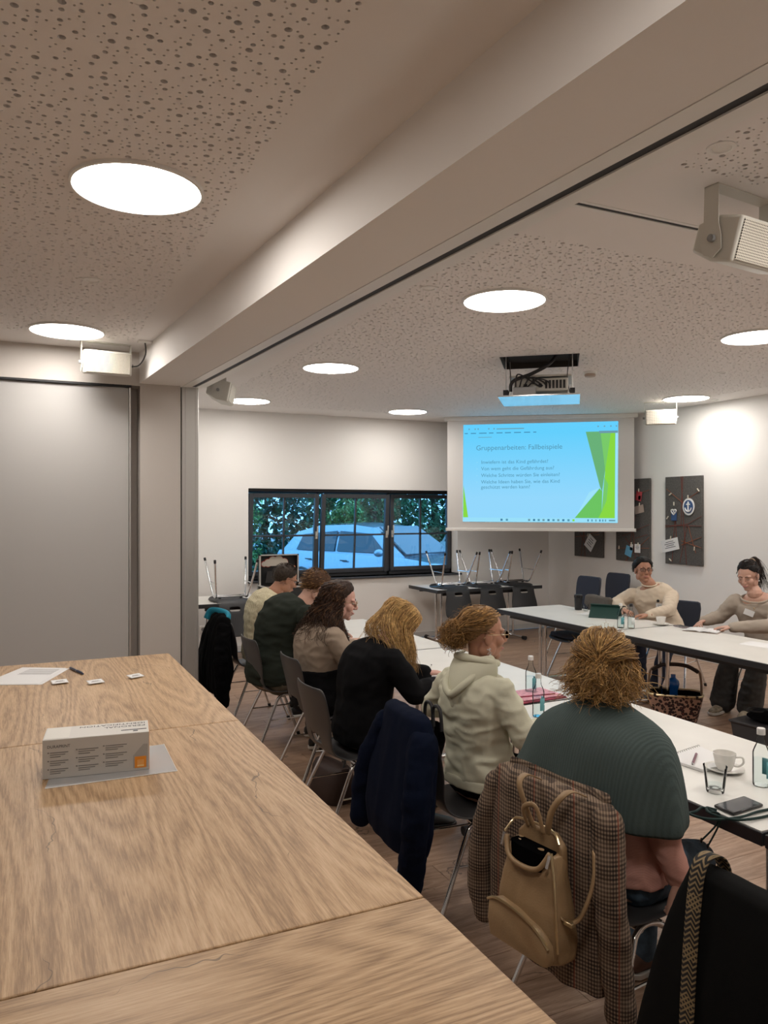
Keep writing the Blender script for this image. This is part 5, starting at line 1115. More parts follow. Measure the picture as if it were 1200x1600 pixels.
# ---------------------------------------------------------------- man in the cream sweater, far row
H7 = Human('p', 'person in a cream sweatshirt with a round pin, forearms on the far table', (5.78, 5.72), PI+.55, (5.655, 5.775, 1.01), (5.62, 5.82, 1.15), PI+1.12, -.04, 'skin_c', sdrop=.085, sw=.168, k=1.10, kd=1.0, bulge=.02, twist=.1)
H7.setarm('R', (5.47, 6.04, .80), (5.30, 5.74, TZ+.04)); H7.setarm('L', (5.50, 5.38, .795), (5.26, 5.38, TZ+.04))
H7.setleg('R', (5.45, 5.72, .50), (5.40, 5.62, .09)); H7.setleg('L', (5.50, 5.38, .50), (5.30, 5.35, .09))
H7.hand('R', (-.25, -.95, -.06), (0, 0, -1), (.2, .3, .2)); H7.hand('L', (-.8, .6, -.05), (0, 0, -1), (.3, .4, .3)); H7.body(); face(H7.t, H7.M, 1)
H7.top('sweatshirt', 'cream_cotton', .018, hem=.06, amp=.008, seed=11, sleeve={'R': .92}); H7.trousers('navy_trouser'); H7.shoe('R', (-1, -.3, 0), 'shoe_black'); H7.shoe('L', (-1, -.2, 0), 'shoe_black')
hair_cap(H7.t, H7.M, 1, 'hair_black', .020, [(0, 36), (35, 33), (55, 16), (72, 0), (88, -12), (105, -20), (130, -38), (180, -46)], .006, 5); tufts(H7.t, H7.M, ['hair_black'], 420, .032, 3, el0=-25, rad=.0026)
glasses(H7.t, H7.M, 1, 'glasses_dark', .0018, .026, .0145)
w = H7.arm['R'][1]; e = H7.arm['R'][0]; d = (w-e).normalized(); MB().tube([w-d*.028, w-d*.0], .034, 16).build('watch_strap', 'black', H7.t, True); MB().ell(w-d*.014+V((0, 0, .034)), (.02, .02, .008)).build('watch_face', 'black_gloss', H7.t, True)
def chest_item(h, s, lat, mb, name, m, fw):
    p = h.spine(s); nrm = h.f1; pos_ = p+nrm*fw+h.l1*lat
    M3 = Matrix((( nrm.x, h.l1.x, 0), (nrm.y, h.l1.y, 0), (0, 0, 1))); return mb.xf(Matrix.Translation(pos_) @ M3.to_4x4()).build(name, m, h.t, True)
chest_item(H7, .63, .065, MB().bb(0, .004, -.04, .04, -.025, .025), 'name_badge', 'paper', .158); chest_item(H7, .63, .065, MB().bb(.004, .005, -.025, .025, .004, .009).bb(.004, .005, -.02, .02, -.008, -.004), 'badge_print', 'print_mid', .158)
chest_item(H7, .72, .060, MB().lathe([(0, 0), (.014, 0), (.014, .006), (0, .006)], 16, (0, 0, 0), Matrix.Rotation(PI/2, 3, 'Y')), 'round_pin', 'black', .155)
mb = MB(); mb.tube([H7.neck+H7.l1*(.070*math.cos(a))+H7.f1*(.066*math.sin(a)+.004)+V((0, 0, .002-.018*math.sin(a))) for a in [2*PI*k/24 for k in range(24)]], .008, 8, True); mb.build('collar', 'cream_cotton', H7.t, True, smooth=180)
# ---------------------------------------------------------------- person with ponytail and book
H8 = Human('p', 'person in a grey sweater and wide trousers reading an open book', (5.84, 4.58), PI+.55, (5.70, 4.60, 1.035), (5.66, 4.635, 1.185), PI+.30, .38, 'skin_b', sw=.165, k=1.0, fem=True, twist=.1)
H8.setarm('R', (5.60, 4.88, .80), (5.385, 4.86, TZ+.045)); H8.setarm('L', (5.55, 4.30, .80), (5.33, 4.52, TZ+.04))
H8.setleg('R', (5.48, 4.66, .50), (5.50, 4.76, .10)); H8.setleg('L', (5.50, 4.40, .50), (5.55, 4.53, .10))
H8.hand('R', (-.9, -.25, -.12), (.1, -.4, -1), (.45, .6, .4)); H8.hand('L', (-.65, .7, -.05), (0, 0, -1), (.15, .25, .2)); H8.body(); face(H8.t, H8.M, 1, True, 1, closed=True)
H8.top('sweater', 'grey_knit', .020, hem=.05, s1=.90, amp=.008, seed=13); H8.trousers('grey_denim', flare=.055); H8.shoe('R', (-1, -.25, 0), 'shoe_beige'); H8.shoe('L', (-1, -.35, 0), 'shoe_beige')
mb = MB(); mb.tube([H8.neck+H8.l1*(.105*math.cos(a))+H8.f1*(.075*math.sin(a)+.01)+V((0, 0, -.045-.030*math.sin(a))) for a in [2*PI*k/28 for k in range(28)]], .008, 8, True); mb.build('neckline', 'grey_knit', H8.t, True, smooth=180)
hair_cap(H8.t, H8.M, 1, 'hair_black', .011, [(0, 42), (35, 38), (60, 18), (80, 4), (92, -2), (105, -12), (130, -34), (180, -44)], .003, 6)
def pony(t, M):
    r = random.Random(2); A, Bm = MB(), MB(); tie = M @ V((-.115, 0, .075))
    for i in range(220):
        az = r.uniform(-180, 180); el = r.uniform(40, 80) if abs(az) < 65 else r.uniform(-25, 75); strand((A, Bm)[i % 2], [surf(M, az, el, 1, .010), surf(M, math.copysign(180-(180-abs(az))*.5, az), el*.7+18, 1, .016), tie], .0036, 4, 0, 1, 0, tip=.7)
    for i in range(280):
        j = V((r.gauss(0, .018), r.gauss(0, .018), r.gauss(0, .01))); p1 = tie+(M.to_3x3() @ V((-.05, 0, .01)))+j*.6; p2 = p1+V((.035, .0, -.09))+j; p3 = p2+V((.01, -.015, -.17*r.uniform(.7, 1.1)))+j
        strand((A, Bm)[i % 2], [tie, p1, p2, p3], .0034, 4, .004, 1.5, r.uniform(0, 6), tip=.3)
    stuffh(A.build('hair_strands', 'hair_black', t, True, smooth=180)); stuffh(Bm.build('hair_strands', 'hair_darkbrown', t, True, smooth=180))
    MB().tube([tie+(M.to_3x3() @ V((-.012, .024*math.cos(a), .024*math.sin(a)))) for a in [2*PI*k/14 for k in range(14)]], .007, 6, True).build('hair_tie', mat('scrunchie', (.30, .22, .15), .7), t, True)
    for s in (-1, 1): MB().ell(M @ V((0, s*.086, -.046)), .006, 8, 6).build('earring', 'paper', t, True)
pony(H8.t, H8.M)
chest_item(H8, .70, -.075, MB().bb(0, .004, -.04, .04, -.025, .025).xf(Matrix.Rotation(-.35, 4, 'X')), 'name_badge', 'paper', .142)
mb = MB(); n8 = H8.neck; mb.tube(smoothpath([n8+H8.l1*.055+H8.f1*.05+V((0, 0, -.0)), n8+H8.l1*.03+H8.f1*.115+V((0, 0, -.08)), n8+H8.f1*.128+V((0, 0, -.115)), n8-H8.l1*.03+H8.f1*.115+V((0, 0, -.08)), n8-H8.l1*.055+H8.f1*.05]), .0012, 5); mb.ell(n8+H8.f1*.132+V((0, 0, -.12)), .007, 8, 6); mb.build('necklace', 'glasses_gold', H8.t, True)
# ================================================================ jackets and bags on the chairs
def tweed():
    m = bpy.data.materials.new('tweed'); m.use_nodes = True; N, L = nt(m); b = N['Principled BSDF']; b.inputs['Roughness'].default_value = .95
    tc = N.new('ShaderNodeTexCoord'); sp = N.new('ShaderNodeSeparateXYZ'); L.new(tc.outputs['Object'], sp.inputs[0])
    def mth(op, a, c=None):
        q = N.new('ShaderNodeMath'); q.operation = op
        for i, x in enumerate((a, c)):
            if x is None: continue
            if isinstance(x, (int, float)): q.inputs[i].default_value = x
            else: L.new(x, q.inputs[i])
        return q.outputs[0]
    def stripes(src, per, duty): return mth('LESS_THAN', mth('FRACT', mth('MULTIPLY', src, 1/per)), duty)
    lat = mth('SUBTRACT', sp.outputs['Y'], sp.outputs['X']); z = sp.outputs['Z']
    fine = mth('ADD', stripes(lat, .0115, .5), stripes(z, .0115, .5))           # 0,1,2
    big = mth('ADD', stripes(lat, .085, .42), stripes(z, .10, .42))
    v = mth('ADD', mth('MULTIPLY', fine, .30), mth('MULTIPLY', mth('MULTIPLY', fine, big), .12))
    r = N.new('ShaderNodeValToRGB'); e = r.color_ramp.elements; e[0].position = 0; e[0].color = (.27, .195, .135, 1); e[1].position = 1; e[1].color = (.012, .009, .008, 1); k = e.new(.45); k.color = (.085, .055, .038, 1)
    L.new(v, r.inputs[0])
    over = mth('MULTIPLY', stripes(lat, .17, .035), .6); mx = N.new('ShaderNodeMix'); mx.data_type = 'RGBA'; L.new(over, mx.inputs['Factor']); L.new(r.outputs[0], mx.inputs['A']); mx.inputs['B'].default_value = (.25, .06, .03, 1)
    L.new(mx.outputs['Result'], b.inputs['Base Color']); MATS['tweed'] = m
tweed()
mat('navy_fleece', (.0045, .0075, .020), .95, spec=.08, bump=.2, bscale=300); mat('black_fleece', (.003, .003, .0035), .95, spec=.06, bump=.2, bscale=250); mat('teal_lining', (.005, .22, .33), .8); mat('coat_black', (.006, .006, .006), .9, spec=.1, bump=.12, bscale=500); mat('tan_leather', (.33, .215, .11), .5, bump=.12, bscale=180, var=.1, vscale=12); mat('tan_dark', (.23, .145, .07), .5); mat('brass', (.62, .50, .30), .3, .9); mat('silver', (.7, .7, .7), .25, .9)
def jacket(name, label, ch, m, rows, sleeves, seed=0, amp=.014, voxel=.008, scale=None, cat='jacket'):
    """rows: (z, centre x, half thickness, y_min, y_max) in the frame of the chair; sleeves: list of (points, radii)"""
    B_ = ch.matrix_basis.copy(); t = thing(name, label, cat, B_.to_translation(), B_.to_euler().z)
    q = MB(); R = []
    for z, cx, th, y0, y1 in rows:
        ring = []
        for j in range(40):
            a = 2*PI*j/40; c, s_ = math.cos(a), math.sin(a); e = .55
            ring.append(V((cx+th*math.copysign(abs(s_)**e, s_)+.012*((2*((math.copysign(abs(c)**e, c)+1)/2)-1)**2), (y0+y1)/2+(y1-y0)/2*math.copysign(abs(c)**e, c), z)))
        R.append(ring)
    q.loft(R); me = remesh(q, voxel, 3); folds(me, amp, scale or (10, 13, 3.0), seed, False); mkobj('jacket_body', me, m, t, 180)
    for pts, rs in sleeves:
        P = smoothpath(pts, 4); n = len(P); rr = [rs[0]+(rs[1]-rs[0])*i/(n-1) for i in range(n)]
        s = MB().caps(P, rr, 14); me = remesh(s, voxel, 2); folds(me, amp*.7, (14, 14, 16), seed+3, False); mkobj('sleeve', me, m, t, 180)
    return t
# tweed jacket (chair 6)
jk6 = jacket('tweed_jacket', 'brown checked tweed jacket hung over the chair behind the poncho', c6, 'tweed', [(.885, -.285, .020, -.20, .20), (.872, -.285, .040, -.245, .235), (.84, -.29, .050, -.262, .245), (.74, -.295, .055, -.262, .25), (.60, -.295, .06, -.27, .25), (.46, -.30, .058, -.27, .245), (.33, -.31, .05, -.25, .24)],
  [([(-.29, -.245, .83), (-.315, -.275, .66), (-.30, -.285, .48), (-.285, -.295, .30)], (.050, .045)), ([(-.29, .235, .80), (-.32, .275, .62), (-.32, .29, .45), (-.31, .275, .36)], (.048, .042))], 2, .010)
MB().tube(smoothpath([(-.262, -.225, .885), (-.225, -.12, .868), (-.222, 0, .862), (-.225, .12, .868), (-.262, .20, .885)], 5), [.012]*21, 8, flat=1.8).build('collar', 'tweed', jk6, smooth=180)
# navy jacket (chair 5)
jk5 = jacket('navy_jacket', 'dark navy fleece jacket hung over the chair of the pale hoodie', c5, 'navy_fleece', [(.885, -.285, .02, -.13, .19), (.87, -.29, .04, -.17, .225), (.82, -.295, .052, -.20, .24), (.70, -.31, .065, -.24, .255), (.56, -.33, .075, -.27, .265), (.44, -.345, .075, -.27, .27), (.34, -.35, .06, -.23, .26)],
  [([(-.30, -.17, .78), (-.35, -.235, .60), (-.355, -.22, .42), (-.35, -.15, .20)], (.065, .055)), ([(-.30, .21, .78), (-.36, .28, .6), (-.38, .31, .45), (-.39, .31, .33)], (.06, .05))], 5, .011, scale=(7, 8, 3))
# black jacket with blue collar (chair 1)
ch1 = [o for o in bpy.data.objects if o.get('label', '').startswith('grey shell chair under the black jacket')][0]
jk1 = jacket('black_jacket', 'black jacket with bright blue collar lining on the far left chair', ch1, 'black_fleece', [(.885, -.29, .025, -.10, .14), (.86, -.295, .05, -.16, .20), (.78, -.31, .065, -.20, .26), (.62, -.33, .08, -.24, .34), (.46, -.34, .09, -.28, .36), (.32, -.35, .08, -.30, .36), (.25, -.35, .06, -.27, .33)], [([(-.31, -.16, .78), (-.36, -.235, .55), (-.35, -.25, .30), (-.34, -.24, .2)], (.06, .05))], 7, .02)
MB().tube(smoothpath([(-.36, .16, .83), (-.33, .14, .895), (-.28, .04, .90), (-.25, -.07, .885), (-.27, -.13, .85)], 5), [.022]*21, 8, flat=1.4).build('collar_lining', 'teal_lining', jk1, smooth=180)
# black coat on the nearest chair, with a patterned bag strap
jk7 = jacket('black_coat', 'black coat over the nearest chair at the lower right', c7, 'coat_black', [(.885, -.275, .02, -.20, .19), (.872, -.278, .04, -.24, .215), (.80, -.285, .05, -.26, .245), (.62, -.295, .06, -.28, .30), (.42, -.305, .065, -.30, .35), (.2, -.31, .06, -.30, .40), (.1, -.31, .05, -.28, .40)], [], 9, .008, scale=(6, 7, 2.5), cat='coat')
def zigzag():
    m = bpy.data.materials.new('strap_weave'); m.use_nodes = True; N, L = nt(m); b = N['Principled BSDF']; b.inputs['Roughness'].default_value = .85
    tc = N.new('ShaderNodeTexCoord'); sp = N.new('ShaderNodeSeparateXYZ'); L.new(tc.outputs['Object'], sp.inputs[0])
    def mth(op, a, c=None):
        q = N.new('ShaderNodeMath'); q.operation = op
        for i, x in enumerate((a, c)):
            if x is None: continue
            if isinstance(x, (int, float)): q.inputs[i].default_value = x
            else: L.new(x, q.inputs[i])
        return q.outputs[0]
    y = mth('MULTIPLY', sp.outputs['Y'], 1/.026); tri = mth('ABSOLUTE', mth('SUBTRACT', mth('FRACT', mth('ADD', y, .25)), .5))
    zz = mth('FRACT', mth('ADD', mth('MULTIPLY', sp.outputs['Z'], 1/.0125), mth('MULTIPLY', tri, 2.0)))
    zz2 = mth('FRACT', mth('SUBTRACT', mth('MULTIPLY', sp.outputs['Z'], 1/.0125), mth('MULTIPLY', tri, 2.0)))
    band = mth('LESS_THAN', mth('FRACT', mth('MULTIPLY', sp.outputs['Z'], 1/.115)), .28)
    a = mth('LESS_THAN', zz, .42); c = mth('MULTIPLY', mth('LESS_THAN', zz2, .42), band); f = mth('MAXIMUM', a, c)
    mx = N.new('ShaderNodeMix'); mx.data_type = 'RGBA'; L.new(f, mx.inputs['Factor']); mx.inputs['A'].default_value = (.01, .009, .009, 1); mx.inputs['B'].default_value = (.24, .17, .085, 1)
    L.new(mx.outputs['Result'], b.inputs['Base Color']); MATS['strap_weave'] = m
zigzag()
B7 = c7.matrix_basis.copy()
st = thing('bag_strap', 'black and gold zigzag woven bag strap over the nearest black coat', 'strap', B7.to_translation(), B7.to_euler().z)
P = smoothpath([(-.20, .165, .80), (-.225, .165, .885), (-.265, .165, .915), (-.315, .163, .90), (-.342, .16, .80), (-.362, .16, .6), (-.375, .158, .4), (-.38, .157, .15)], 6)
q = MB(); q.grid([[p+V((0, -.019, 0)), p+V((0, 0, 0)), p+V((0, .019, 0))] for p in P]); q.build('woven_band', 'strap_weave', st, smooth=180, solid=.004)
# tan backpack behind the tweed jacket
ub = yv(.12); c_ = V((1.405, 1.895, .43)); bp = thing('backpack', 'tan leather backpack hanging open on the tweed-draped chair', 'backpack', c_, .12+.05)
# local: -x points away from the chair (towards the viewer), y along the chair back, z up
def prof(z, w, d, cx=0, n=28, e=.62):
    r = []
    for j in range(n):
        a = 2*PI*j/n; c, s_ = math.cos(a), math.sin(a); r.append(V((cx+d*math.copysign(abs(s_)**e, s_), w*math.copysign(abs(c)**e, c), z)))
    return r
q = MB().loft([prof(.0, .115, .045), prof(.012, .130, .062), (prof(.06, .135, .068)), prof(.15, .125, .064), prof(.24, .105, .052, .004), prof(.30, .092, .042, .010), prof(.305, .080, .030, .012)]); me = remesh(q, .005, 3); folds(me, .004, (16, 16, 12), 3); mkobj('bag_body', me, 'tan_leather', bp, 180)
q = MB().loft([[V((.012, w*s_, z)) for s_, z in ((-1, .25), (1, .25), (.95, .32), (.6, .352), (-.6, .352), (-.95, .32))] if k == 0 else [V((.040, w*s_, z)) for s_, z in ((-1, .25), (1, .25), (.95, .32), (.6, .352), (-.6, .352), (-.95, .32))] for k, w in ((0, .095), (1, .095))]); q.build('back_flap', 'tan_leather', bp, bevel=.008, bseg=3)
q = MB().loft([prof(.255, .062, .02, -.032), prof(.306, .080, .032, -.012)]); q.build('opening_shade', mat('void', (.003, .003, .003), 1.0, spec=0), bp)  # solid black block, shade inside the open bag put in as colour
q = MB(); q.tube(smoothpath([(-.035, .088, .315), (-.055, .06, .27), (-.060, 0, .258), (-.055, -.06, .27), (-.035, -.088, .318)], 6), .008, 8); q.build('mouth_piping', 'tan_leather', bp, smooth=180)
MB().tube(smoothpath([(-.036, .095, .325), (.0, .102, .342), (.012, .08, .358), (.012, -.05, .362), (-.005, -.095, .338)], 6), .004, 6).build('zipper', 'brass', bp)
MB().tube(smoothpath([(-.036, -.094, .322), (-.05, -.118, .25), (-.058, -.132, .15), (-.058, -.138, .06)], 6), .0042, 6).build('zipper', 'brass', bp)
q = MB().loft([[V((-.06-dx, y*s_, z)) for y, z in ((.118, .018), (.128, .06), (.122, .118), (.08, .138), (0, .135), (-.08, .112), (-.122, .075), (-.128, .04), (-.118, .018))] for dx, s_ in ((0, 1.0), (.020, .98), (.026, .9))]); q.build('front_pocket', 'tan_leather', bp, smooth=60)
MB().tube(smoothpath([(-.082, .124, .118), (-.087, .08, .138), (-.088, 0, .135), (-.087, -.08, .112), (-.082, -.125, .072)], 6), .0045, 6).build('pocket_zipper', 'brass', bp)
for y, z in ((.094, .322), (-.092, .316)): MB().tube([(-.04, y, z), (-.052, y*.98, z-.035)], .005, 6).build('zip_pull', 'silver', bp)
def band(pts, w, name='strap', m='tan_leather', lat=V((0, 1, 0)), par=None):
    P = smoothpath(pts, 6); q = MB(); q.grid([[p-lat*w, p+lat*w] for p in P]); q.build(name, m, par or bp, smooth=180, solid=.004)
band([(.015, .02, .34), (.0, .05, .42), (.005, .075, .47), (.04, .08, .487), (.1, .08, .46)], .011); band([(.015, -.03, .34), (.0, -.06, .42), (.005, -.09, .47), (.04, -.10, .487), (.1, -.10, .46)], .011)
q = MB(); P = smoothpath([(.012, .045, .345), (-.01, .045, .40), (-.012, .015, .425), (-.012, -.015, .42), (-.005, -.035, .35)], 6); q.tube(P, [.008]*len(P), 8, flat=.5); q.build('grab_handle', 'tan_leather', bp, smooth=180)
band([(.02, -.20, .35), (.0, -.215, .28), (-.01, -.20, .21), (-.01, -.17, .155), (-.02, -.14, .14), (-.03, -.125, .15)], .011, lat=V((.6, .8, 0)).normalized()); MB().box((-.022, -.150, .140), (.02, .03, .012)).build('buckle', 'brass', bp, bevel=.002)
# dark handbag with handles hanging in front of the navy-draped chair
B5 = c5.matrix_basis.copy(); hb = thing('handbag', 'black handbag with looped handles between the navy jacket and the hoodie', 'bag', B5.to_translation(), B5.to_euler().z)
for y in (-.02, -.1): MB().tube(smoothpath([(-.20, y+.04, .80), (-.20, y+.03, .90), (-.20, y-.03, .905), (-.20, y-.05, .82)], 6), .008, 8).build('handle', 'black', hb)
MB().loft([prof(.72, .05, .012, -.20), prof(.76, .08, .014, -.20), prof(.83, .06, .008, -.20)]).build('bag_body', 'black_cloth', hb, smooth=60)
# bags on the floor
t = thing('shoulder_bag', 'dark brown bag on the floor beneath the chairs', 'bag', (1.72, 4.36, 0), .2); MB().loft([[p+V((0, 0, 0)) for p in prof(z, w, d)] for z, w, d in ((0.001, .15, .10), (.03, .16, .11), (.18, .155, .08), (.21, .15, .05))]).build('bag_body', mat('bag_brown', (.035, .018, .014), .6), t, smooth=60); MB().tube(smoothpath([(0, .12, .2), (.04, .08, .30), (.04, -.08, .30), (0, -.12, .2)], 5), .008, 6).build('handle', 'black', t)
t = thing('tote_bag', 'grey cloth bag on the floor under the chair of the pale hoodie', 'bag', (1.90, 2.46, 0), .3); q = MB().loft([prof(z, w, d, cx) for z, w, d, cx in ((.001, .07, .055, 0), (.06, .085, .06, 0), (.2, .075, .05, 0), (.33, .06, .04, .01), (.40, .03, .02, .01))]); me = remesh(q, .008, 2); folds(me, .02, (14, 14, 6), 4); mkobj('bag_body', me, mat('grey_cloth', (.085, .09, .095), .9, var=.3, vscale=25), t, 180); MB().tube(smoothpath([(0, .02, .38), (0, .03, .46), (0, -.03, .46), (0, -.02, .38)], 5), .006, 6).build('handle', 'grey_cloth', t)
t = thing('storage_box', 'dark grey box with a black bag on top, at the right edge', 'box', (5.0, 3.92, 0), .1); MB().loft([[V((x*s_, y*s_, z)) for x, y in ((-.2, -.17), (.2, -.17), (.2, .17), (-.2, .17))] for z, s_ in ((0, .9), (.17, 1.0), (.172, 1.06), (.19, 1.06))]).build('box_body', mat('box_dark', (.05, .05, .055), .5), t, bevel=.008)
t = thing('black_bag', 'black bag lying on the dark grey box', 'bag', (5.0, 3.92, .192), .1); q = MB().ell((0, 0, .035), (.17, .14, .035)); q.ell((-.05, -.05, .05), (.09, .08, .03)); me = remesh(q, .008, 2); folds(me, .01, (12, 12, 12), 2); mkobj('bag_body', me, 'black_cloth', t, 180); MB().tube([V((-.06+.07*math.cos(a), .04+.07*math.sin(a), .075)) for a in [2*PI*k/20 for k in range(20)]], .006, 6, True).build('handle', 'black', t)
# leopard basket
def leopard():
    m = bpy.data.materials.new('leopard'); m.use_nodes = True; N, L = nt(m); b = N['Principled BSDF']; b.inputs['Roughness'].default_value = .8
    tc = N.new('ShaderNodeTexCoord'); vo = N.new('ShaderNodeTexVoronoi'); vo.inputs['Scale'].default_value = 42; L.new(tc.outputs['Object'], vo.inputs['Vector'])
    n = N.new('ShaderNodeTexNoise'); n.inputs['Scale'].default_value = 45; L.new(tc.outputs['Object'], n.inputs['Vector'])
    a = N.new('ShaderNodeMath'); a.operation = 'MULTIPLY_ADD'; L.new(n.outputs['Fac'], a.inputs[0]); a.inputs[1].default_value = .35; L.new(vo.outputs['Distance'], a.inputs[2])
    r = N.new('ShaderNodeValToRGB'); r.color_ramp.interpolation = 'CONSTANT'; e = r.color_ramp.elements; e[0].position = 0; e[0].color = (.17, .035, .03, 1); e[1].position = .33; e[1].color = (.02, .008, .008, 1); k = e.new(.70); k.color = (.36, .21, .15, 1)
    L.new(a.outputs[0], r.inputs[0]); L.new(r.outputs[0], b.inputs['Base Color']); MATS['leopard'] = m
leopard()
bk = thing('shopping_basket', 'leopard-print shopping basket with arched handle under the far table', 'basket', (4.88, 4.70, 0), -.75)
def rr(z, a, b, n=36): return [V((a*math.copysign(abs(math.cos(t_))**.5, math.cos(t_)), b*math.copysign(abs(math.sin(t_))**.5, math.sin(t_)), z)) for t_ in [2*PI*j/n for j in range(n)]]
MB().loft([rr(.002, .155, .095), rr(.03, .17, .11), rr(.20, .21, .135), rr(.24, .215, .14), rr(.24, .205, .13), rr(.05, .16, .10)]).build('fabric_tub', 'leopard', bk, smooth=60)
MB().loft([rr(.238, .203, .128), rr(.06, .158, .098)], cap=False).build('lining', 'void', bk, smooth=60)
MB().tube(rr(.243, .214, .139), .009, 6, True).build('rim', 'brass', bk)
MB().tube(smoothpath([(-.205, 0, .24), (-.20, 0, .36), (-.165, 0, .44), (0, 0, .475), (.165, 0, .44), (.20, 0, .36), (.205, 0, .24)], 6), .010, 8).build('handle', mat('handle_brown', (.25, .17, .12), .4, .4), bk)
MB().tube(smoothpath([(-.18, 0, .42), (-.1, 0, .463), (0, 0, .475), (.1, 0, .463), (.18, 0, .42)], 6), .016, 8).build('grip_cover', mat('grip_dark', (.03, .02, .018), .7), bk)
for k in range(5): MB().box((-.16+.08*k, -.139, .240), (.018, .012, .026)).build('rim_strap', 'grip_dark', bk)
t = thing('water_bottle', 'translucent blue water bottle standing in the leopard basket', 'bottle', (4.93, 4.765, .075)); mat('blue_plastic', (.01, .11, .42), .15, coat=.5)
MB().lathe([(0, .0), (.034, .0), (.038, .02), (.038, .13), (.036, .17), (.046, .20), (.05, .225), (.044, .25), (.022, .27), (.018, .28)], 24).build('bottle_body', 'blue_plastic', t, smooth=60); MB().lathe([(0, .278), (.019, .278), (.019, .30), (0, .302)], 16).build('cap', 'blue_plastic', t)
# ================================================================ things on the tables
glassmat('bottle_glass', (.95, .98, .98), 1.16); mat('label_teal', (.10, .33, .37), .5); mat('porcelain', (.80, .78, .74), .2); glassmat('tumbler_glass', (.97, .98, .98), 1.18); mat('label_white', (.7, .75, .75), .5); mat('cap_silver', (.75, .74, .72), .4, .3)
glassmat('water', (.95, .98, .985), 1.08)
def bottle(label, x, y, lm='label_teal', rz=0, cap='cap_silver', h=1.0):
    t = thing('glass_bottle', label, 'bottle', (x, y, TZ), rz, 'small mineral water bottles')
    P = [(0, .001), (.026, .001), (.029, .006), (.029, .115), (.0285, .125), (.022, .142), (.0145, .158), (.0125, .175), (.0125, .192)]; P = [(r, z*h) for r, z in P]
    MB().lathe(P, 28).build('bottle_glass', 'bottle_glass', t, smooth=60)
    q = MB(); q.lathe([(0, .004), (.0262, .004), (.0262, .10*h), (0, .10*h)], 24); q.build('water', 'water', t, smooth=60)
    MB().lathe([(0, .188*h), (.0148, .188*h), (.0148, .208*h), (.013, .211*h), (0, .211*h)], 18).build('cap', cap, t, smooth=40)
    q = MB(); n = 14; q.grid([[V((.0297*math.cos(a), .0297*math.sin(a), z)) for a in [PI+.3+2.4*k/n for k in range(n+1)]] for z in (.035*h, .095*h)]); lb = q.build('paper_label', lm, t, smooth=180, solid=.0005)
    q = MB(); q.grid([[V((.0302*math.cos(a), .0302*math.sin(a), z)) for a in [PI+1.1+.9*k/8 for k in range(9)]] for z in (.060*h, .066*h)]); q.build('label_print', 'label_white', lb, smooth=180, solid=.0004)
    return t
bottle('mineral water bottle standing behind another one near the pale hoodie', 2.53, 3.46, rz=.9); bottle('mineral water bottle in front of another near the pale hoodie', 2.29, 3.07, rz=.9); bottle('mineral water bottle beside the coffee cup at the right edge', 2.45, 1.95, rz=1.0)
bottle('left of two mineral water bottles on the far table', 4.66, 5.09, rz=.6); bottle('right of two mineral water bottles, with a dark cap, on the far table', 4.72, 5.03, 'label_white', .6, 'black')
def cup(label, x, y, rz):
    s = thing('saucer', 'white saucer under '+label, 'saucer', (x, y, TZ)); MB().lathe([(0, .001), (.04, .001), (.065, .010), (.072, .014), (.072, .016), (.063, .013), (.03, .006), (0, .005)], 32).build('dish', 'porcelain', s, smooth=60)
    t = thing('coffee_cup', 'white '+label, 'cup', (x, y, TZ+.0055), rz); MB().lathe([(0, .001), (.024, .001), (.026, .004), (.034, .02), (.041, .055), (.0425, .066), (.0405, .066), (.038, .05), (.03, .012), (0, .008)], 32).build('bowl', 'porcelain', t, smooth=60)
    MB().tube(smoothpath([(.037, 0, .052), (.062, 0, .055), (.066, 0, .035), (.050, 0, .02), (.033, 0, .02)], 5), .004, 8).build('handle', 'porcelain', t, smooth=180)
cup('coffee cup beside the spiral notebook', 2.46, 2.12, -.9); cup('coffee cup in front of the cream sweatshirt', 5.10, 5.07, .6)
def tumbler(label, x, y, s=1.0, ribs=True):
    t = thing('drinking_glass', label, 'glass', (x, y, TZ)); m = MB(); R = []
    for r, z in ((.028, .001), (.030, .004), (.033, .03), (.037, .07), (.041, .095), (.0395, .095), (.035, .07), (.030, .03), (.026, .018), (.002, .015)): R.append([V(((r+(.0008 if ribs and k % 2 else 0))*s*math.cos(2*PI*k/20), (r+(.0008 if ribs and k % 2 else 0))*s*math.sin(2*PI*k/20), z*s)) for k in range(20)])
    m.loft(R).build('tumbler', 'tumbler_glass', t, smooth=30); MB().lathe([(0, .016), (.027, .016), (.030, .03), (0, .03)], 20).build('water', 'water', t) if ribs else None
tumbler('faceted drinking glass in front of the coffee cup', 2.245, 1.975); tumbler('small glass beside the black flask on the far table', 5.13, 6.10, .7, False)
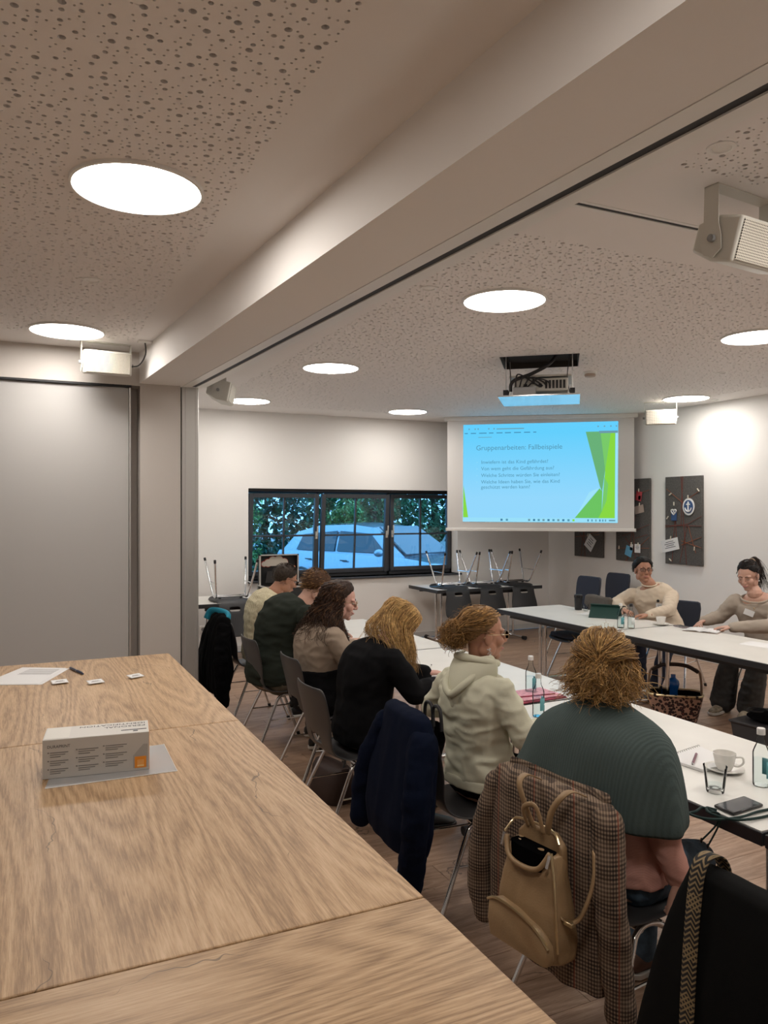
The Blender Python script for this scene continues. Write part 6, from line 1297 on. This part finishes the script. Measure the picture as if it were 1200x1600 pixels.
# spiral notebook
P = [atz(*p, TZ) for p in ((1039, 1188), (1093, 1170), (1152, 1198), (1097, 1207))]; nb_ = thing('spiral_notebook', 'white spiral notebook with a pen beside the coffee cup', 'notebook', P[0])
MB().prism([V((p.x, p.y, TZ+.0008)) for p in P], (0, 0, .012)).build('page_block', 'paper', nb_, True, bevel=.002)
for k in range(16):
    c = P[0].lerp(P[1], (k+.5)/16)+V((0, 0, .009)); d = (P[1]-P[0]).normalized(); e_ = V((-d.y, d.x, 0)); MB().tube([c+e_*.007*math.cos(a)+V((0, 0, .0085*math.sin(a))) for a in [2*PI*j/10 for j in range(10)]], .0011, 5, True).build('wire_ring', 'box_grey', nb_, True)
a, b = atz(1082, 1194, TZ+.018), atz(1088, 1178, TZ+.018); pn = thing('pen', 'short maroon pen lying on the spiral notebook', 'pen', (a.x, a.y, TZ+.0128)); mat('maroon', (.14, .02, .05), .3); MB().tube([a, a.lerp(b, .1), b], [.003, .0052, .0052], 10).build('barrel', 'maroon', pn, True); MB().tube([a, a.lerp(b, .1)-V((0, 0, 0))], .0042, 8).build('tip', 'silver', pn, True)
# phone with cord
P = [atz(*p, TZ) for p in ((1115, 1262), (1163, 1248), (1193, 1261), (1146, 1276))]; ph = thing('smartphone', 'black smartphone on a dark green neck cord at the table edge', 'phone', P[0]); MB().prism([V((p.x, p.y, TZ+.001)) for p in P], (0, 0, .010)).build('phone_body', 'black_gloss', ph, True, bevel=.004)
c = sum(P, V((0, 0, 0)))/4; MB().prism([V((c.x+(p.x-c.x)*.9, c.y+(p.y-c.y)*.93, TZ+.0112)) for p in P], (0, 0, .0004)).build('screen', mat('phone_screen', (.03, .035, .045), .15), ph, True)
mat('cord_green', (.008, .03, .028), .8); e0 = atz(1160, 1285, TZ+.006)
MB().tube(smoothpath([atz(1116, 1268, TZ+.006), atz(1098, 1262, TZ+.008), atz(1087, 1268, TZ+.008), V((1.995, 1.86, TZ+.007))*1, atz(1100, 1279, TZ+.01), atz(1130, 1280, TZ+.008), atz(1160, 1276, TZ+.007), atz(1185, 1268, TZ+.006), atz(1215, 1262, TZ+.006)], 6), .0045, 8).build('neck_cord', 'cord_green', ph, True, smooth=180)
MB().tube(smoothpath([atz(1120, 1266, TZ+.008), atz(1104, 1262, TZ+.012), atz(1112, 1272, TZ+.012), atz(1150, 1281, TZ+.010), atz(1190, 1277, TZ+.006), atz(1220, 1268, TZ+.006)], 6), .0045, 8).build('neck_cord', 'cord_green', ph, True, smooth=180)
for px, py in ((1096, 1313), (1106, 1322)):
    p0 = atz(px+7, 1268, TZ+.010); Y_ = p0.y-.02; p1 = V((2.083, Y_, TZ+.006)); p2 = V((2.078, Y_, TZ-.03)); p3 = atX(px, py, 2.076); MB().tube(smoothpath([p0, p1, p2, p3], 5), .003, 7).build('cord_end', 'cord_green', ph, True, smooth=180); MB().ell(p3, (.004, .004, .009), 8, 6).build('cord_stopper', 'black_gloss', ph, True)
# folder, papers and notebook on the near row
t = thing('pencil_folder', 'pink and red patterned folder behind the water bottles', 'folder', (2.5, 3.40, TZ), .05); mat('folder_red', (.26, .03, .06), .5, var=.5, vscale=60); mat('folder_pink', (.62, .30, .36), .5, var=.35, vscale=50)
MB().bb(-.15, .15, -.10, .12, .0005, .009).build('folder', 'folder_red', t, bevel=.003); MB().bb(-.13, .14, -.085, .11, .0092, .018).build('pouch', 'folder_pink', t, bevel=.004); MB().tube([(-.12, -.03, .021), (.10, -.06, .021)], .004, 8).build('pencil', 'folder_red', t)
t = thing('notebook', 'white notebook under the hand of the black sweater', 'notebook', (2.24, 4.24, TZ), -.15); MB().bb(-.09, .10, -.08, .07, .0005, .009).build('page_block', 'paper', t, bevel=.002); MB().tube([(-.09, -.08, .005), (-.09, .07, .005)], .005, 6).build('spine', 'box_grey', t)
a, b = atz(667, 1047, TZ+.005), atz(673, 1040, TZ+.005); t = thing('pen', 'white pen beside the notebook on the near row', 'pen', (a.x, a.y, TZ)); MB().tube([a, b], .0045, 8).build('barrel', 'white_plastic', t, True); MB().tube([b, b+(b-a)*.2], .004, 8).build('tip', 'black', t, True)
t = thing('paper_sheet', 'printed sheet on the near table in front of the pale hoodie', 'paper', (2.25, 4.00, TZ), .1); MB().bb(-.15, .14, -.10, .105, .0004, .0012).build('sheet', 'paper', t)
for k in range(7): MB().bb(-.12, .10-.02*(k % 3), .075-.024*k, .079-.024*k, .0012, .0016).build('printed_line', 'print_mid', t)
t = thing('paper_sheet', 'plain white sheet beside the beige and black sweater', 'paper', (2.42, 5.05, TZ), .3); MB().bb(-.14, .14, -.10, .10, .0004, .0012).build('sheet', 'paper', t)
# far row
mat('case_green', (.012, .05, .042), .6)
t = thing('tablet_case', 'dark green tablet case folded into a stand on the far table', 'tablet', (4.99, 5.66, TZ), -.92); M1 = Matrix.Rotation(.62, 4, 'X'); M2 = Matrix.Rotation(-.75, 4, 'X')
MB().bb(-.135, .135, 0, .012, 0, .17).xf(Matrix.Translation((0, -.095, .003)) @ Matrix.Rotation(-.85, 4, 'X')).build('cover', 'case_green', t, bevel=.003); MB().bb(-.135, .135, 0, .010, 0, .165).xf(Matrix.Translation((0, .11, .003)) @ Matrix.Rotation(.80, 4, 'X')).build('tablet', 'case_green', t, bevel=.003)
MB().bb(-.12, .12, .0102, .0115, .012, .15).xf(Matrix.Translation((0, .11, .003)) @ Matrix.Rotation(.80, 4, 'X')).build('screen', 'black_gloss', t)
t = thing('travel_flask', 'black flask standing at the far end of the far table', 'flask', (5.12, 6.20, TZ)); MB().lathe([(0, .001), (.032, .001), (.036, .005), (.040, .135), (.041, .15), (.036, .156), (0, .157)], 28).build('flask_body', 'black', t, smooth=60); MB().lathe([(.0405, .125), (.043, .125), (.043, .15), (.0405, .15)], 28).build('lid', 'black_gloss', t)
t = thing('paper_note', 'small paper beside the green tablet case', 'paper', (4.98, 5.93, TZ), .2); MB().bb(-.06, .06, -.05, .05, .0004, .002).build('sheet', 'paper', t)
t = thing('smartphone', 'phone in a patterned case between cup and book on the far table', 'phone', (5.17, 4.90, TZ), -.25); MB().bb(-.038, .038, -.075, .075, .0005, .010).build('phone_body', mat('phone_pattern', (.25, .21, .22), .5, var=.8, vscale=60), t, bevel=.003); MB().bb(-.034, .034, -.07, .07, .010, .0106).build('screen', mat('phone_glass', (.10, .09, .09), .2, var=.8, vscale=90), t)
t = thing('open_book', 'open book under the hands of the grey sweater', 'book', (5.16, 4.66, TZ), .45)
for s in (-1, 1):
    q = MB(); q.grid([[V((x, s*y, z)) for y, z in ((0, .006), (.03, .015), (.08, .013), (.135, .008))] for x in (-.10, .10)]); q.build('page_block', 'paper', t, smooth=180, solid=.006); 
MB().bb(-.105, .105, -.142, .142, .0004, .003).build('cover', 'card_brown', t)
t = thing('paper_sheet', 'white sheet at the right edge of the far table', 'paper', (5.02, 3.98, TZ), .2); MB().bb(-.10, .10, -.14, .14, .0004, .0012).build('sheet', 'paper', t)
# cardigan on the far chairs
ch = [o for o in bpy.data.objects if o.get('label', '').startswith('empty upholstered chair pushed')][0]
jacket('cardigan', 'brownish grey cardigan laid over the empty far-row chair back', ch, mat('cardigan_cloth', (.11, .095, .08), .9, bump=.1), [(.865, -.265, .02, -.17, .18), (.85, -.268, .035, -.20, .20), (.78, -.27, .045, -.21, .21), (.68, -.28, .05, -.215, .215), (.60, -.285, .04, -.2, .2)], [], 12, .008)
# ================================================================ open case on the window table
cs = thing('metal_case', 'open black case with metal edges and a paper cloud in its lid', 'case', (2.80, 8.72, TZ), 0); mat('case_black', (.012, .012, .013), .6)
w, d, h = .235, .17, .12
MB().bb(-w, w, -d, d, .001, .01).bb(-w, -w+.01, -d, d, .01, h).bb(w-.01, w, -d, d, .01, h).bb(-w, w, -d, -d+.01, .01, h).bb(-w, w, d-.01, d, .01, h).build('case_body', 'case_black', cs)
for x in (-w, w):
    for y in (-d, d): MB().bb(x-.012, x+.012, y-.012, y+.012, .002, h+.004).build('corner_edge', 'alu', cs)
MB().bb(-w-.006, w+.006, -d-.008, -d+.006, h-.008, h+.008).build('front_edge', 'alu', cs); MB().bb(-w-.006, -w+.006, -d, d, h-.008, h+.008).build('side_edge', 'alu', cs); MB().bb(w-.006, w+.006, -d, d, h-.008, h+.008).build('side_edge', 'alu', cs)
ld = MB().bb(-w, w, d, d+.012, h, h+.36).bb(-w, -w+.012, d-.07, d, h, h+.36).bb(w-.012, w, d-.07, d, h, h+.36).bb(-w, w, d-.07, d, h+.348, h+.36).build('lid', 'case_black', cs)
for x in (-w, w): MB().bb(x-.008, x+.008, d-.078, d-.066, h, h+.366).build('lid_edge', 'alu', cs)
MB().bb(-w-.008, w+.008, d-.078, d-.066, h+.352, h+.366).build('lid_edge', 'alu', cs)
MB().bb(-.03, .03, -d-.014, -d-.006, .05, .09).build('latch', 'alu', cs)
q = MB(); q2 = MB()
for k, (x, z, r) in enumerate(((-.12, .262, .045), (-.06, .285, .052), (.01, .29, .056), (.08, .265, .046), (-.17, .25, .03))):
    q.lathe([(0, 0), (r, 0), (r, .003+.0013*k), (0, .003+.0013*k)], 24, (x, d-.012, h+z), Matrix.Rotation(PI/2, 3, 'X')); q2.lathe([(0, 0), (r+.008, 0), (r+.008, .002+.001*k), (0, .002+.001*k)], 24, (x, d-.003, h+z), Matrix.Rotation(PI/2, 3, 'X'))
q.bb(-.18, .12, d-.0225, d-.011, h+.225, h+.262); q.build('paper_cloud', mat('cloud_paper', (.72, .66, .58), .8), cs); q2.build('cloud_outline', mat('cloud_red', (.45, .06, .04), .8), cs)
def checked():
    m = bpy.data.materials.new('checked_paper'); m.use_nodes = True; N, L = nt(m); b = N['Principled BSDF']; tc = N.new('ShaderNodeTexCoord'); c = N.new('ShaderNodeTexChecker'); c.inputs['Scale'].default_value = 48; c.inputs['Color1'].default_value = (.70, .16, .03, 1); c.inputs['Color2'].default_value = (.75, .62, .48, 1); L.new(tc.outputs['Object'], c.inputs['Vector']); L.new(c.outputs[0], b.inputs['Base Color']); MATS['checked_paper'] = m
checked()
MB().prism([V((x, d-.075, h+z)) for x, z in ((.08, .225), (.20, .225), (.195, .16), (.175, .125), (.145, .115), (.11, .14), (.085, .18))], (0, -.004, 0)).build('checked_pot', 'checked_paper', cs)
MB().bb(-.19, .19, -.13, .13, .02, .10).build('dark_contents', 'black', cs, bevel=.01); MB().bb(-.21, .21, -.15, .06, .098, .112).build('brown_folder', mat('brown_folder', (.16, .095, .05), .7), cs)
MB().prism([V((x, d-.072, h+z)) for x, z in ((-.17, .03), (.02, .03), (.02, .17), (-.15, .165))], (0, -.006, 0)).build('dark_card', mat('dark_card', (.03, .028, .028), .7), cs)
